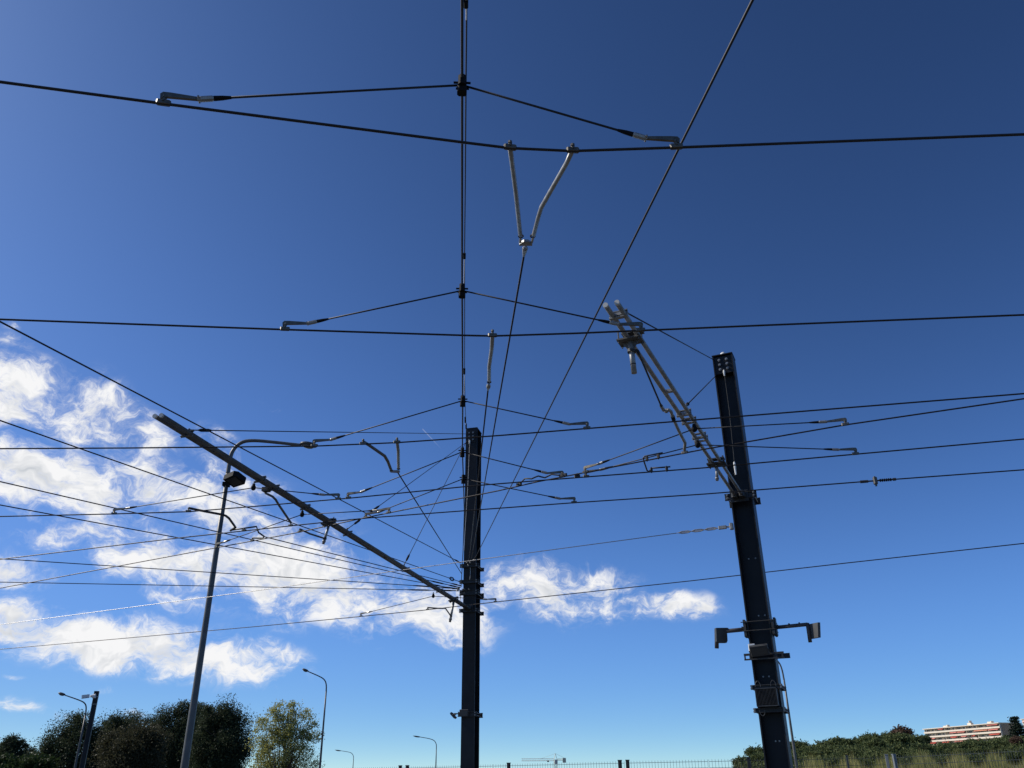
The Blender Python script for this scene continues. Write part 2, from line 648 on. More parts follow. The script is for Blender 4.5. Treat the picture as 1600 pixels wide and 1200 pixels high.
# thin earthing wire down the front face
b = MB()
f0c = CM + n_c * (DC / 2 + 0.03)
b.tube([f0c + UPV * (ZC - 0.42) - r_c * 0.04, f0c + UPV * (ZC - 1.6) - r_c * 0.07, f0c + UPV * (zc(860)) - r_c * 0.15], 0.0055, 6)
b.build('earth_wire', M_STEELROPE, mast_c)
b = MB()
b.tube([f0c + UPV * (ZC - 0.36) - r_c * 0.04, f0c + UPV * (ZC - 0.46) - r_c * 0.042], 0.022, 8)
b.build('wire_terminal', M_WHITE, mast_c)
b = MB()
for x in (0.03,):
    b.tube([f0c + UPV * zc(882) + r_c * x, f0c + UPV * zc(900) + r_c * (x - .005), f0c + UPV * zc(908) + r_c * (x - 0.02)], 0.006, 6)
b.build('earth_wire', M_STEELROPE, mast_c)
b = MB()
pj = V((CM.x, CM.y, 0)) - r_c * (WC / 2 + 0.05) + n_c * (DC / 2)
b.tube([pj + UPV * zc(924), pj + UPV * zc(930) - r_c * 0.02, pj + UPV * zc(942) - r_c * 0.03], [0.016, 0.012, 0.006], 6)
b.build('insulator_link', M_WHITE, mast_c)

# right mast
mast_r = thing('catenary_mast', 'dark recessed steel mast on the right carrying the ladder boom and equipment boxes', 'mast', RM)
WR, DR = 0.325, 0.30
MB().prism(h_section(WR, DR, 0.019, 0.008, True), RM + UPV * ZR / 2, r_r, n_r, UPV, ZR).build('beam', M_MAST, mast_r)
MB().box(RM + UPV * (ZR + 0.008), r_r, n_r, UPV, WR + 0.012, DR + 0.012, 0.016).build('cap_plate', M_MAST, mast_r)
MB().box(RM + n_r * (DR / 2 - 0.03) + UPV * (ZR - 0.175), r_r, n_r, UPV, WR - 0.042, 0.02, 0.31).build('bolt_plate', M_MAST, mast_r)
bolts(mast_r, [RM + n_r * (DR / 2 - 0.02) + r_r * x + UPV * (ZR - dz) for x in (-0.06, 0.06) for dz in (0.085, 0.17, 0.255)], n_r, 0.014, 0.035, M_ALU)
MB().ball(RM + UPV * (ZR + 0.06), 0.055, 0.055, 0.06).build('top_cap', M_WHITE, mast_r, True)
MB().box(RM + UPV * 0.02, r_r, n_r, UPV, 0.62, 0.62, 0.04).build('base_plate', M_MAST, mast_r)
zr = lambda y: PD(1165, y, 12.12).z
mast_clamp(mast_r, RM, n_r, r_r, zr(776), WR / 2, DR / 2, 0.10, 0.075)
b = MB()
fr = RM + n_r * (DR / 2 + 0.02)
b.tube([fr + UPV * (ZR - 0.40), fr + UPV * (ZR - 1.0) + r_r * 0.0, fr + UPV * zr(722) - r_r * 0.03], 0.003, 6)
b.build('earth_wire', M_GALVD, mast_r)
b = MB()
b.tube([fr + UPV * (ZR - 0.29), fr + UPV * (ZR - 0.33), fr + UPV * (ZR - 0.40)], [0.010, 0.018, 0.009], 8)
b.build('wire_terminal', M_WHITE, mast_r)
b = MB()
b.tube([fr + UPV * zr(722) - r_r * 0.03, fr + UPV * zr(726) - r_r * 0.03, fr + UPV * zr(742) - r_r * 0.03], [0.012, 0.019, 0.013], 8)
b.build('insulator_link', M_WHITE, mast_r)
# little seam rivets on the web of the mast
bolts(mast_r, [RM + n_r * 0.008 + r_r * x + UPV * zr(y) for (x, y) in ((-0.03, 870), (0.07, 870), (0.0, 960), (0.09, 960), (-0.05, 1056), (0.03, 1056), (0.0, 1158), (0.05, 1158))], n_r, 0.007, 0.012)

# ------------------------------------------------------------------ contact wires
WIRES = {
    'W1': [(-700, 42), (0, 128), (255, 162), (724, 222.5), (797, 231.5), (895, 236), (1058, 230.5), (1600, 210), (2300, 186)],
    'W2': [(-600, 481), (0, 499), (445, 515), (724, 524), (770, 525), (900, 520.8), (1200, 508), (1600, 492), (2300, 462)],
    'W3': [(-600, 702), (0, 701), (200, 700), (493, 697), (622, 691.5), (780, 680.5), (918, 669.5), (1100, 655), (1600, 615), (2300, 553)],
    'W4': [(-600, 826), (0, 807), (178, 803), (295, 799.5), (400, 791), (545, 778.5), (740, 759), (841, 751), (1100, 731), (1600, 686), (2300, 622)],
    'W5': [(-500, 1008), (0, 919), (337, 856), (465, 832), (570, 809), (780, 766.5), (841, 752.5), (1100, 702), (1320, 664), (1600, 623), (2300, 528)],
    'W6': [(-500, 934), (0, 874), (275, 841), (470, 820), (572, 809.5), (740, 797), (897, 785.5), (1100, 772), (1350, 752.5), (1390, 749.5), (1600, 734), (2300, 681)],
    'W7': [(-500, 1058), (0, 1014.5), (400, 979), (566, 963), (666, 953), (775, 940.5), (1080, 907.5), (1320, 880), (1600, 849), (2300, 770)],
}
WLAB = {
    'W1': 'topmost tram contact wire in the picture, bowed down by the V-shaped pull-off',
    'W2': 'second tram contact wire from the top, held by the single straight pull-off arm',
    'W3': 'third tram contact wire from the top, crossing just above the centre mast head',
    'W4': 'fourth tram contact wire from the top at the left edge, below the curved lamp arm',
    'W5': 'slanting tram contact wire climbing from lower left to upper right across the others',
    'W6': 'tram contact wire with the section insulator near the right edge',
    'W7': 'lowest tram contact wire, passing behind the right mast and across the boom foot',
}
WPTS = {}
for k, pp in WIRES.items():
    WPTS[k] = [P(x, y, GH) for x, y in pp]
    b = MB()
    b.tube(WPTS[k], 0.0090, 8)
    tag(b.build('contact_wire', M_WIRE, None, True), WLAB[k], 'wire', 'tram contact wires')


def on_wire(k, px):
    """point and direction of contact wire k at photo column px"""
    pp = WIRES[k]
    for i in range(len(pp) - 1):
        if pp[i][0] <= px <= pp[i + 1][0]:
            # straight between the two supports
            y = lerp(pp[i][1], pp[i + 1][1], (px - pp[i][0]) / (pp[i + 1][0] - pp[i][0]))
            return P(px, y, GH), (WPTS[k][i + 1] - WPTS[k][i]).normalized()


# ------------------------------------------------------------------ span ropes above the tracks
A_T = [(722, -260), (722, 0), (722, 133), (722, 300), (722, 454), (723, 626), (722.5, 706), (724, 748)]
A3 = [P(x, y, 4.07) for x, y in A_T] + [PD(725.5, 800, 14.0), PD(723.5, 860, 17.6), PD(720.5, 917, 20.72)]
b = MB()
b.tube(A3, 0.0088, 8)
tag(b.build('span_rope', M_ROPE, None, True), 'left strand of the rope pair overhead, carrying the bridle clamps down to the centre mast', 'rope')


def on_B(px, py):
    r = ray(px, py)
    # plane h = 5 + 0.172 d
    s = 5.0 / (r.z - 0.172 * r.y)
    r = r * s
    return V((r.x, r.y, EYE + r.z))


span_b = thing('span_rope', 'right strand of the rope pair overhead, running up to the centre mast head', 'rope', on_B(729, 667))
b = MB()
Bp = [on_B(x, y) for x, y in ((731, -300), (729.3, 0), (728, 133), (727, 280), (725.8, 400), (726, 500), (725.8, 581), (727, 640), (728.5, 667))]
b.tube(Bp + [CM + n_c * (DC / 2 + 0.03) - r_c * 0.10 + UPV * (ZC - 0.15)], 0.0075, 8)
b.build('strand', M_ROPE, span_b, True)
for (x, y, hgt) in ((728, 6, 9), (725.6, 400, 6), (725.6, 580, 7), (727, 656, 7), (728.3, 666, 6)):
    c0, c1 = on_B(x, y - hgt / 2), on_B(x, y + hgt / 2)
    b = MB()
    t, s, w = frame_of(c1 - c0)
    b.box((c0 + c1) / 2, s, w, t, 0.04, 0.045, (c1 - c0).length, 0.01)
    b.build('clamp', M_BLACK, span_b)
for (x0, y0, x1, y1) in ((728, 12, 727.9, 30), (725.2, 404, 724.6, 442), (725.6, 585, 724.8, 616), (727.2, 660, 727.6, 664)):
    b = MB()
    b.tube([on_B(x0, y0) + V((0.004, -0.004, -0.012)), on_B(x1, y1) + V((0.004, -0.004, -0.012))], 0.0062, 6)
    b.build('insulator_rod', M_WHITE, span_b)


# ------------------------------------------------------------------ delta suspensions
def wire_clamp(root, c, wd, post=0.05, m=None):
    b = MB()
    t, s, w = frame_of(wd)
    b.box(c + UPV * 0.008, t, s, w, 0.082, 0.030, 0.027, 0.009)
    b.tube([c + UPV * 0.018, c + UPV * post * 0.6, c + UPV * (post + 0.008)], [0.019, 0.011, 0.010], 8)
    b.tube([c + UPV * (post - 0.006), c + UPV * (post + 0.010)], 0.015, 6)
    b.tube([c - s * 0.024 + UPV * 0.012, c + s * 0.024 + UPV * 0.012], 0.006, 6)
    return b.build('wire_clamp', m or M_BRONZE, root)


def hook_leg(root, top, c, wd, rope_r=0.0072, arm=0.19, bright=None):
    """rope from a span clamp to a hooked arm standing on the contact wire"""
    wire_clamp(root, c, wd)
    dh = (top - c)
    dh = V((dh.x, dh.y, 0)).normalized()
    a0 = c + UPV * 0.062
    a1 = a0 + dh * arm + UPV * 0.004
    t, s, w = frame_of(a1 - a0)
    b = MB()
    # tapered flat bar with a crooked head
    b.prism([(-0.022, -0.03), (0.012, -0.012), (arm, -0.008), (arm, 0.010), (0.03, 0.022), (-0.012, 0.022), (-0.026, 0.006)], a0, t, w, s, 0.018)
    b.build('hook_arm', M_BRONZE, root)
    rd = (top - a1).normalized()
    e1 = a1 + rd * 0.085
    e2 = e1 + rd * 0.05
    e3 = e2 + rd * 0.05
    b = MB()
    b.tube([a1 - rd * 0.008, a1 + rd * 0.012, e1 - rd * 0.01, e1], [0.012, 0.018, 0.018, 0.014], 8)
    b.tube([a1 - s * 0.028, a1 + s * 0.028], 0.007, 6)
    b.build('clevis', bright or M_ALU, root)
    b = MB()
    b.tube([e1, e2, e3], [0.016, 0.014, 0.009], 8)
    b.build('sleeve', M_BLACK, root)
    b = MB()
    b.tube([e2, top], rope_r, 8)
    b.build('rope', M_ROPE, root, True)


def delta(label, top, left, right, hanger=None, group='bridles holding up the contact wires'):
    """left / right: (wire key, px)"""
    root = thing('delta_suspension', label, 'bridle', top, group)
    for key, px in (left, right):
        c, wd = on_wire(key, px)
        hook_leg(root, top, c, wd)
    b = MB()
    if hanger is None:
        t, s, w = frame_of(A3[3] - A3[1])
        b.box(top + UPV * 0.01, s, t, UPV, 0.05, 0.10, 0.075, 0.014)
        b.box(top - UPV * 0.045, s, t, UPV, 0.062, 0.055, 0.05, 0.012)
        b.tube([top - s * 0.055 + UPV * 0.02, top + s * 0.055 + UPV * 0.02], 0.008, 6)
        b.tube([top + t * 0.03 - s * 0.04, top + t * 0.03 + s * 0.045], 0.008, 6)
        b.build('span_clamp', M_BLACK, root)
    else:
        b.ball(top, 0.036, 0.036, 0.042, su=10, sv=8)
        b.tube([top + UPV * 0.02, top + UPV * 0.055], 0.022, 8)
        b.build('insulator_ball', M_BLACK, root, True)
        b = MB()
        b.tube([top + UPV * 0.05, V((top.x, top.y, hanger))], 0.010, 8)
        b.build('hanger_bolt', M_GALV, root)
    return root


delta('black rope bridle nearest the top, on the uppermost contact wire', P(722, 133, 4.05), ('W1', 255), ('W1', 1057))
delta('black rope bridle holding the second contact wire, right end passing the ladder boom tip', P(722, 454, 4.04), ('W2', 445), ('W2', 1001))
delta('black rope bridle just above the centre mast head, left end by the curved lamp head', P(723, 626, 4.05), ('W3', 491), ('W3', 917))
delta('black rope bridle crossing the centre mast head below the bolts', P(722.5, 706, 4.05), ('W4', 544), ('W5', 878))
delta('lowest black rope bridle on the rope pair, crossing the centre mast', P(724, 748, 4.02), ('W6', 572), ('W6', 897))

# ------------------------------------------------------------------ booms
BH = 3.9


def boom_axis(tipL, tipR, root):
    tip = (tipL + tipR) / 2
    t, s, w = frame_of(root - tip)
    return tip, t, s


lb_root = CM + n_c * (DC / 2 + 0.06) + UPV * (EYE + BH) - r_c * 0.02
lb_tip, lb_t, lb_s = boom_axis(P(240.7, 650, BH), P(252.5, 648.7, BH), lb_root)
rb_root = RM + n_r * (DR / 2 + 0.06) + UPV * (EYE + BH) - r_r * 0.02
rb_tip, rb_t, rb_s = boom_axis(P(946.8, 476, BH), P(962.8, 473, BH), rb_root)


def boom(label, tip, root, t, s, sp_, rad, stations, material, n, r):
    ln = (root - tip).length
    e = thing('cantilever_boom', label, 'boom', root)
    for k in (-1, 1):
        off = s * k * sp_ / 2
        b = MB()
        b.tube([tip + off, root + off], rad, 14)
        tb = b.build('tube', material, e, True)
        b = MB()
        b.tube([tip + off - t * 0.004, tip + off + t * 0.02], rad * 1.05, 14)
        b.build('end_cap', mat('lit_end_cap', (0.55, 0.54, 0.50), 0.6), tb)  # caps paler than the tubes: light on the ends put into the colour
    for d in stations:
        b = MB()
        c = tip + t * d
        b.box(c, s, t, UPV, sp_ - rad * 1.2, 0.05, 0.03)
        b.build('spacer', material, e)
    b = MB()
    for k in (-1, 1):
        b.box(root + s * k * (sp_ / 2 + 0.0) - t * 0.06, t, s, UPV, 0.16, 0.085, 0.09, 0.02)
    b.box(root + t * 0.01, r, n, UPV, sp_ + 0.16, 0.02, 0.17)
    b.build('root_bracket', M_IRON, e)
    return e, ln


lboom, LLN = boom('long twin-tube grey boom reaching from the centre mast to the upper left', lb_tip, lb_root, lb_t, lb_s, 0.088, 0.026, (1.2, 3.0, 5.0, 7.0, 9.0), M_GALVD, n_c, r_c)
rboom, RLN = boom('ladder-like twin-tube light grey boom on the right mast', rb_tip, rb_root, rb_t, rb_s, 0.108, 0.0235, (0.22, 2.05, 2.75), M_GALV, n_r, r_r)


def collar(parent, tip, t, s, d, sp_, rad, w=0.04, drop=0.0):
    """clamp of two narrow plates and bolts round both tubes"""
    c = tip + t * d
    b = MB()
    b.box(c - UPV * (rad + 0.006), s, t, UPV, sp_ + 2 * rad + 0.02, w, 0.010)
    b.box(c + UPV * (rad + 0.006), s, t, UPV, sp_ + 2 * rad + 0.02, w, 0.010)
    for k in (-1, 1):
        b.tube([c + s * k * (sp_ / 2 + rad + 0.006) - UPV * (rad + 0.022), c + s * k * (sp_ / 2 + rad + 0.006) + UPV * (rad + 0.022)], 0.006, 6)
    return b.build('collar', M_GALVD if parent is lboom else M_GALV, parent)


def d_on(tip, t, p):
    return (p - tip).dot(t)


def boom_pt(tip, t, s, px, py):
    """point on the boom axis that shows nearest the photo pixel"""
    best = None
    for i in range(600):
        q = tip + t * (i * 0.02)
        v = q - V((0, 0, EYE))
        z = v.dot(fw)
        X = 800 + FPX * v.dot(rt) / z
        Y = 600 - FPX * v.dot(up) / z
        dd = (X - px) ** 2 + (Y - py) ** 2
        if best is None or dd < best[0]:
            best = (dd, i * 0.02)
    return best[1]


# hangers and bridles below the booms
for lab, px, py, le, ri, (tp, tt, ss, bo, spc, rad) in (
    ('black rope bridle hanging from the left boom beside the small floodlight', 396, 762, ('W4', 178), ('W4', 528), (lb_tip, lb_t, lb_s, lboom, 0.088, 0.026)),
    ('black rope bridle hanging from the middle of the left boom', 472, 804, ('W5', 338), ('W5', 607), (lb_tip, lb_t, lb_s, lboom, 0.088, 0.026)),
    ('black rope bridle hanging from the left boom close to the centre mast', 677, 931.5, ('W7', 564), ('W7', 774), (lb_tip, lb_t, lb_s, lboom, 0.088, 0.026)),
    ('upper black rope bridle hanging from the ladder boom, right end high on the slanting wire', 1085, 670, ('W5', 915), ('W5', 1321), (rb_tip, rb_t, rb_s, rboom, 0.108, 0.0235)),
    ('lower black rope bridle hanging from the ladder boom', 1090, 695, ('W4', 916), ('W4', 1337), (rb_tip, rb_t, rb_s, rboom, 0.108, 0.0235)),
):
    top = P(px, py, BH - 0.115)
    delta(lab, top, le, ri, hanger=EYE + BH - rad)
    collar(bo, tp, tt, ss, d_on(tp, tt, top), spc, rad, 0.05)

# ------------------------------------------------------------------ steady arms and drops under the booms
def drop_post(label, tip, t, s, spc, rad, bo, px, py, end_px, end_py, arm_px=None, wire=None, r=0.020, armr=0.014, mat_=None, armmat=None):
    d = boom_pt(tip, t, s, px, py)
    c = tip + t * d
    col_ = MB()
    top = c - UPV * (rad + 0.02)
    # foot of the post shows at end_px
    rr = ray(end_px, end_py)
    k = top.y / rr.y
    foot = V((top.x, top.y, EYE + rr.z * k))
    foot.x = rr.x * k
    root = thing('steady_arm', label, 'steady arm', top)
    b = MB()
    b.tube([top + UPV * 0.01, foot], r, 10)
    b.tube([lerp(top, foot, 0.82), lerp(top, foot, 0.90)], r * 1.3, 10)
    b.build('drop_tube', mat_ or M_GALV, root, True)
    b = MB()
    b.box(c - UPV * (rad + 0.012), s, t, UPV, spc + 2 * rad + 0.09, 0.16, 0.02)
    b.box(c + UPV * (rad + 0.012), s, t, UPV, spc + 2 * rad + 0.07, 0.10, 0.016)
    for e in (-1, 1):
        for g in (-1, 1):
            q = c + s * e * (spc / 2 + rad + 0.02) + t * g * 0.035
            b.tube([q - UPV * (rad + 0.05), q + UPV * (rad + 0.04)], 0.010, 6)
    b.build('mounting_plate', M_IRON, root)
    if arm_px:
        w0, wd = on_wire(wire, arm_px[0][0])
        wire_clamp(root, w0, wd, 0.04)
        pts = [w0 + UPV * 0.05]
        j = lerp(top, foot, 0.72)
        n = len(arm_px)
        for i in range(1, n):
            f = i / n
            rr = ray(*arm_px[i])
            yy = lerp(w0.y, j.y, f)
            k = yy / rr.y
            pts.append(V((rr.x * k, yy, EYE + rr.z * k)))
        pts.append(j)
        b = MB()
        b.tube(pts, armr, 8)
        b.build('arm', armmat or M_GALVD, root, True)
        b = MB()
        b.ball(j, 0.032, su=8, sv=6)
        b.build('arm_joint', M_IRON, root, True)
    return root


L = (lb_tip, lb_t, lb_s, 0.088, 0.026, lboom)
RB = (rb_tip, rb_t, rb_s, 0.108, 0.0235, rboom)
drop_post('pale drop tube with dark steady arm under the middle of the left boom', *L, 511, 822, 505, 850, [(468, 828), (484, 834)], 'W5', 0.022, 0.015)
drop_post('pale drop tube with bent steady arm at the foot of the left boom', *L, 706, 942, 703, 972, [(668, 951), (684, 950.5), (696, 950.5)], 'W7', 0.028, 0.016)
drop_post('short light drop tube beneath the ladder boom near the right mast', *RB, 1118, 722, 1120.5, 751, None, None, 0.020)

# bent tube arm from the boom to the sixth wire
w0, wd = on_wire('W6', 454)
sa = thing('steady_arm', 'S-bent grey steady arm reaching down right from the left boom beside the black ball', 'steady arm', P(415, 768, BH - 0.04))
j0 = P(415, 766, BH - 0.03)
pts = [j0, P(415, 771, BH - 0.08)]
tgt = w0 + UPV * 0.05
for i, (x, y) in enumerate(((419, 772.5), (426, 776), (431, 781), (435, 788))):
    pts.append(P(x, y, lerp(BH - 0.09, GH + 0.05, (i + 1) / 7)))
b = MB()
b.tube(pts + [tgt], 0.017, 8)
b.build('arm', M_GALVD, sa, True)
wire_clamp(sa, w0, wd, 0.05)
b = MB()
b.box(P(416, 765, BH - 0.03), lb_s, lb_t, UPV, 0.10, 0.09, 0.06)
b.build('boom_clamp', M_IRON, sa)
collar(lboom, lb_tip, lb_t, lb_s, boom_pt(lb_tip, lb_t, lb_s, 428, 762), 0.088, 0.026)

# long hooked arm from the fourth wire to the wires below it
w0, wd = on_wire('W4', 294)
w1, wd1 = on_wire('W6', 381)
w2, wd2 = on_wire('W5', 394)
sa = thing('steady_arm', 'long dark hooked arm linking wires behind the grey lamp post', 'steady arm', w0)
wire_clamp(sa, w0, wd, 0.05)
b = MB()
b.tube([w0 + UPV * 0.055, P(320, 799, GH + 0.07), P(347, 804, GH + 0.08), P(353, 806, GH + 0.08), P(358, 810, GH + 0.08), P(368, 824, GH + 0.06), w1 - wd1 * 0.25 + UPV * 0.03], 0.018, 8)
b.build('arm', M_IRON, sa, True)
wire_clamp(sa, w1, wd1, 0.03)
b = MB()
a = w1 - wd1 * 0.25 + UPV * 0.035
c = w1 + wd1 * 0.22 + UPV * 0.05
b.tube([a, c, P(404, 832, GH + 0.05), P(412.5, 838, GH + 0.05), P(411, 841, GH + 0.05), w2 + UPV * 0.05], 0.013, 8)
b.build('link_rod', M_IRON, sa, True)
wire_clamp(sa, w2, wd2, 0.04, M_BRONZE)

# ladder boom tip: big drop tube, rope and bent arm
d_tip = boom_pt(rb_tip, rb_t, rb_s, 990, 526)
c = rb_tip + rb_t * d_tip
sa = thing('steady_arm', 'light drop tube with rope and bent arm under the ladder boom tip', 'steady arm', c)
b = MB()
q = c - UPV * 0.04 - rb_s * 0.03
b.box(q, rb_s, rb_t, UPV, 0.235, 0.16, 0.016)
b.box(c + UPV * 0.036, rb_s, rb_t, UPV, 0.21, 0.09, 0.012)
for e in (-1, 1):
    for g in (-1, 1):
        z = q + rb_s * e * 0.10 + rb_t * g * 0.06
        b.tube([z - UPV * 0.03, z + UPV * 0.085], 0.008, 6)
b.build('mounting_plate', M_GALVD, sa)
rr = ray(991, 583)
k = q.y / rr.y
foot = V((rr.x * k, q.y, EYE + rr.z * k))
b = MB()
b.tube([q, foot], 0.027, 12)
b.build('drop_tube', M_GALV, sa, True)
b = MB()
for a0, a1 in ((-0.10, 0.0), (0.0, 0.10)):
    pass
b.prism([(0.0, 0.0), (0.085, 0.0), (0.0, -0.13)], q - UPV * 0.01, rb_s, UPV, rb_t, 0.012)
b.prism([(0.0, 0.0), (-0.085, 0.0), (0.0, -0.13)], q - UPV * 0.01, rb_s, UPV, rb_t, 0.012)
b.build('gusset', M_GALVD, sa)
b = MB()
ccl = lerp(q, foot, 0.33)
b.tube([ccl - UPV * 0.012, ccl + UPV * 0.012], 0.042, 12)
b.tube([ccl, ccl + rb_s * 0.06], 0.012, 6)
b.build('ring_clamp', M_IRON, sa)
b = MB()
b.tube([lerp(q, foot, 0.72), lerp(q, foot, 0.75)], 0.0285, 12)
b.build('black_band', M_BLACK, sa)
ropeA = lerp(q, foot, 0.36) + rb_s * 0.06
ropeB = P(1033, 634, BH - 0.20)
w0, wd = on_wire('W5', 1070)
b = MB()
rd = (ropeB - ropeA).normalized()
b.tube([ropeA, ropeA + rd * 0.05, ropeA + rd * 0.10, ropeB - rd * 0.05, ropeB], [0.016, 0.016, 0.010, 0.010, 0.016], 8)
b.build('rope', M_ROPE, sa, True)
b = MB()
e1 = P(1037, 641, BH - 0.20)
b.tube([ropeB, e1], 0.020, 8)
b.ball(P(1041, 642, BH - 0.20), 0.027, su=8, sv=6)
b.build('clevis', M_ALU, sa)
b = MB()
b.tube([P(1041, 642, BH - .2), P(1045, 640.5, BH - 0.2), P(1048.5, 643, BH - 0.2), P(1051.5, 653, BH - 0.21), P(1061, 674, BH - 0.225), P(1070.5, 692, GH + 0.07), w0 + UPV * 0.04], 0.019, 10)
b.build('arm', M_GALV, sa, True)
b = MB()
b.tube([P(1050.8, 650, BH - 0.205), P(1052.6, 656, BH - 0.212)], 0.023, 10)
b.build('black_band', M_BLACK, sa)
wire_clamp(sa, w0, wd, 0.04)

for px, py in ((1003, 549), (966, 492), (1071, 644), (1089, 690), (1020, 573)):
    if (px, py) in ((1003, 549), (1020, 573)):
        continue
    collar(rboom, rb_tip, rb_t, rb_s, boom_pt(rb_tip, rb_t, rb_s, px, py), 0.108, 0.0235, 0.045)
collar(lboom, lb_tip, lb_t, lb_s, boom_pt(lb_tip, lb_t, lb_s, 292, 680), 0.088, 0.026)
collar(lboom, lb_tip, lb_t, lb_s, boom_pt(lb_tip, lb_t, lb_s, 541, 838), 0.088, 0.026)
collar(lboom, lb_tip, lb_t, lb_s, boom_pt(lb_tip, lb_t, lb_s, 632, 893), 0.088, 0.026)

# ------------------------------------------------------------------ stays from the mast heads to the booms
def stay(label, head, foot, bits=(), r=0.0072):
    e = thing('stay_rope', label, 'stay rope', foot)
    rd = (head - foot).normalized()
    b = MB()
    b.tube([foot + rd * 0.1, head], r, 8)
    b.build('rope', M_ROPE, e, True)
    b = MB()
    b.tube([foot, foot + rd * 0.12], 0.010, 6)
    b.ring(foot + rd * 0.03, rd.cross(UPV), 0.018, 0.006)
    b.build('shackle', M_GALVD, e)
    ln = (head - foot).length
    for f0, f1 in bits:
        b = MB()
        a, c = foot + rd * f0, foot + rd * f1
        b.tube([a, lerp(a, c, 0.2), lerp(a, c, 0.8), c], [0.010, 0.021, 0.021, 0.012], 8)
        b.build('insulator', M_BLACK, e)
    return e


head_c = CM + n_c * (DC / 2 + 0.03) - r_c * 0.12 + UPV * (ZC - 0.30)
bl = lambda px, py: lb_tip + lb_t * boom_pt(lb_tip, lb_t, lb_s, px, py) + UPV * 0.05
stay('stay rope running level from the centre mast head to the left boom tip', CM + n_c * (DC / 2 + 0.03) - r_c * 0.15 + UPV * (ZC - 0.16), bl(293, 678), ((0.22, 0.5),))
stay('longer slanting stay rope from the centre mast head to the middle of the left boom', head_c - UPV * 0.1, bl(541, 832), ((0.35, 0.62), (1.15, 1.6)))
stay('steep stay rope from the centre mast head to the inner part of the left boom', head_c - UPV * 0.06, bl(632, 886), ((0.18, 0.42),))
brp = lambda px, py: rb_tip + rb_t * boom_pt(rb_tip, rb_t, rb_s, px, py) + UPV * 0.035 + rb_s * 0.06
hr = RM + n_r * (DR / 2 - 0.01) - r_r * (WR / 2 - 0.01)
stay('stay rope from the right mast head to the ladder boom tip', hr + UPV * (ZR - 0.05), brp(974, 492))
stay('short stay rope from the right mast to the middle of the ladder boom', hr + UPV * (ZR - 0.36), brp(1070, 636), ((0.1, 0.2),))

# ------------------------------------------------------------------ pull-offs that draw the wires towards the centre mast
def mast_pt(px, py):
    return PD(px, py, CM.y - DC / 2 - 0.10)


# V-shaped pull-off on the first wire
yk = P(820, 384, 3.74)
po = thing('pull_off', 'V-shaped pull-off of two pale tubes on the uppermost wire', 'pull-off', yk)
for (wx, pts_px) in ((797, [(799.5, 250), (806, 300), (813, 367)]), (895, [(886, 254), (846, 324), (841, 340), (834, 367)])):
    c, wd = on_wire('W1', wx)
    wire_clamp(po, c, wd, 0.045)
    n = len(pts_px)
    pts = [c + UPV * 0.01] + [P(x, y, lerp(GH + 0.01, 3.72, (i + 1) / n)) for i, (x, y) in enumerate(pts_px)]
    b = MB()
    b.tube(pts, 0.0162, 10)
    b.build('arm', M_ALU, po, True)
    e = pts[-1]
    b = MB()
    b.ring(e + (yk - e).normalized() * 0.02, UPV, 0.017, 0.006)
    b.build('eye_ring', M_IRON, po)
    b = MB()
    q = e + (pts[-1] - pts[-2]).normalized() * 0.03
    b.tube([q, P(812.5 if wx < 800 else 831, 379, 3.73)], 0.010, 6)
    b.build('shackle', M_ALU, po)
t = (P(831, 379, 3.73) - P(812.5, 379, 3.73)).normalized()
s = t.cross(UPV)
b = MB()
b.prism([(-0.05, 0.02), (0.05, 0.02), (0.05, 0.0), (0.015, -0.035), (-0.015, -0.035), (-0.05, 0.0)], P(821.5, 380, 3.735), t, -s if s.y < 0 else s * -1, UPV, 0.022)
b.build('yoke_plate', M_GALV, po)
b = MB()
a, c = P(820.5, 388, 3.745), P(818.5, 400, 3.76)
b.ball(a, 0.022, su=8, sv=6)
b.tube([a, c], [0.024, 0.010], 8)
b.build('rope_socket', M_ALU, po)
b = MB()
b.tube([c, mast_pt(736, 878)], 0.0085, 8)
b.build('rope', M_ROPE, po, True)

# single pull-off on the second wire
c, wd = on_wire('W2', 769.5)
po = thing('pull_off', 'single pale tube pull-off on the second wire from the top', 'pull-off', c)
wire_clamp(po, c, wd, 0.05)
pts = [c + UPV * 0.01, P(768.3, 545, 3.64), P(764.5, 572, 3.68), P(764.3, 594, 3.71)]
b = MB()
b.tube(pts, 0.019, 10)
b.build('arm', M_ALU, po, True)
b = MB()
b.ring(P(764.3, 597, 3.715), UPV, 0.018, 0.007)
b.build('eye_ring', M_IRON, po)
b = MB()
a, c2 = P(763.8, 600, 3.72), P(762.5, 609, 3.73)
b.tube([a, lerp(a, c2, 0.4), c2], [0.014, 0.026, 0.010], 8)
b.build('rope_socket', M_ALU, po)
b = MB()
b.tube([c2, mast_pt(733, 876)], 0.0085, 8)
b.build('rope', M_ROPE, po, True)

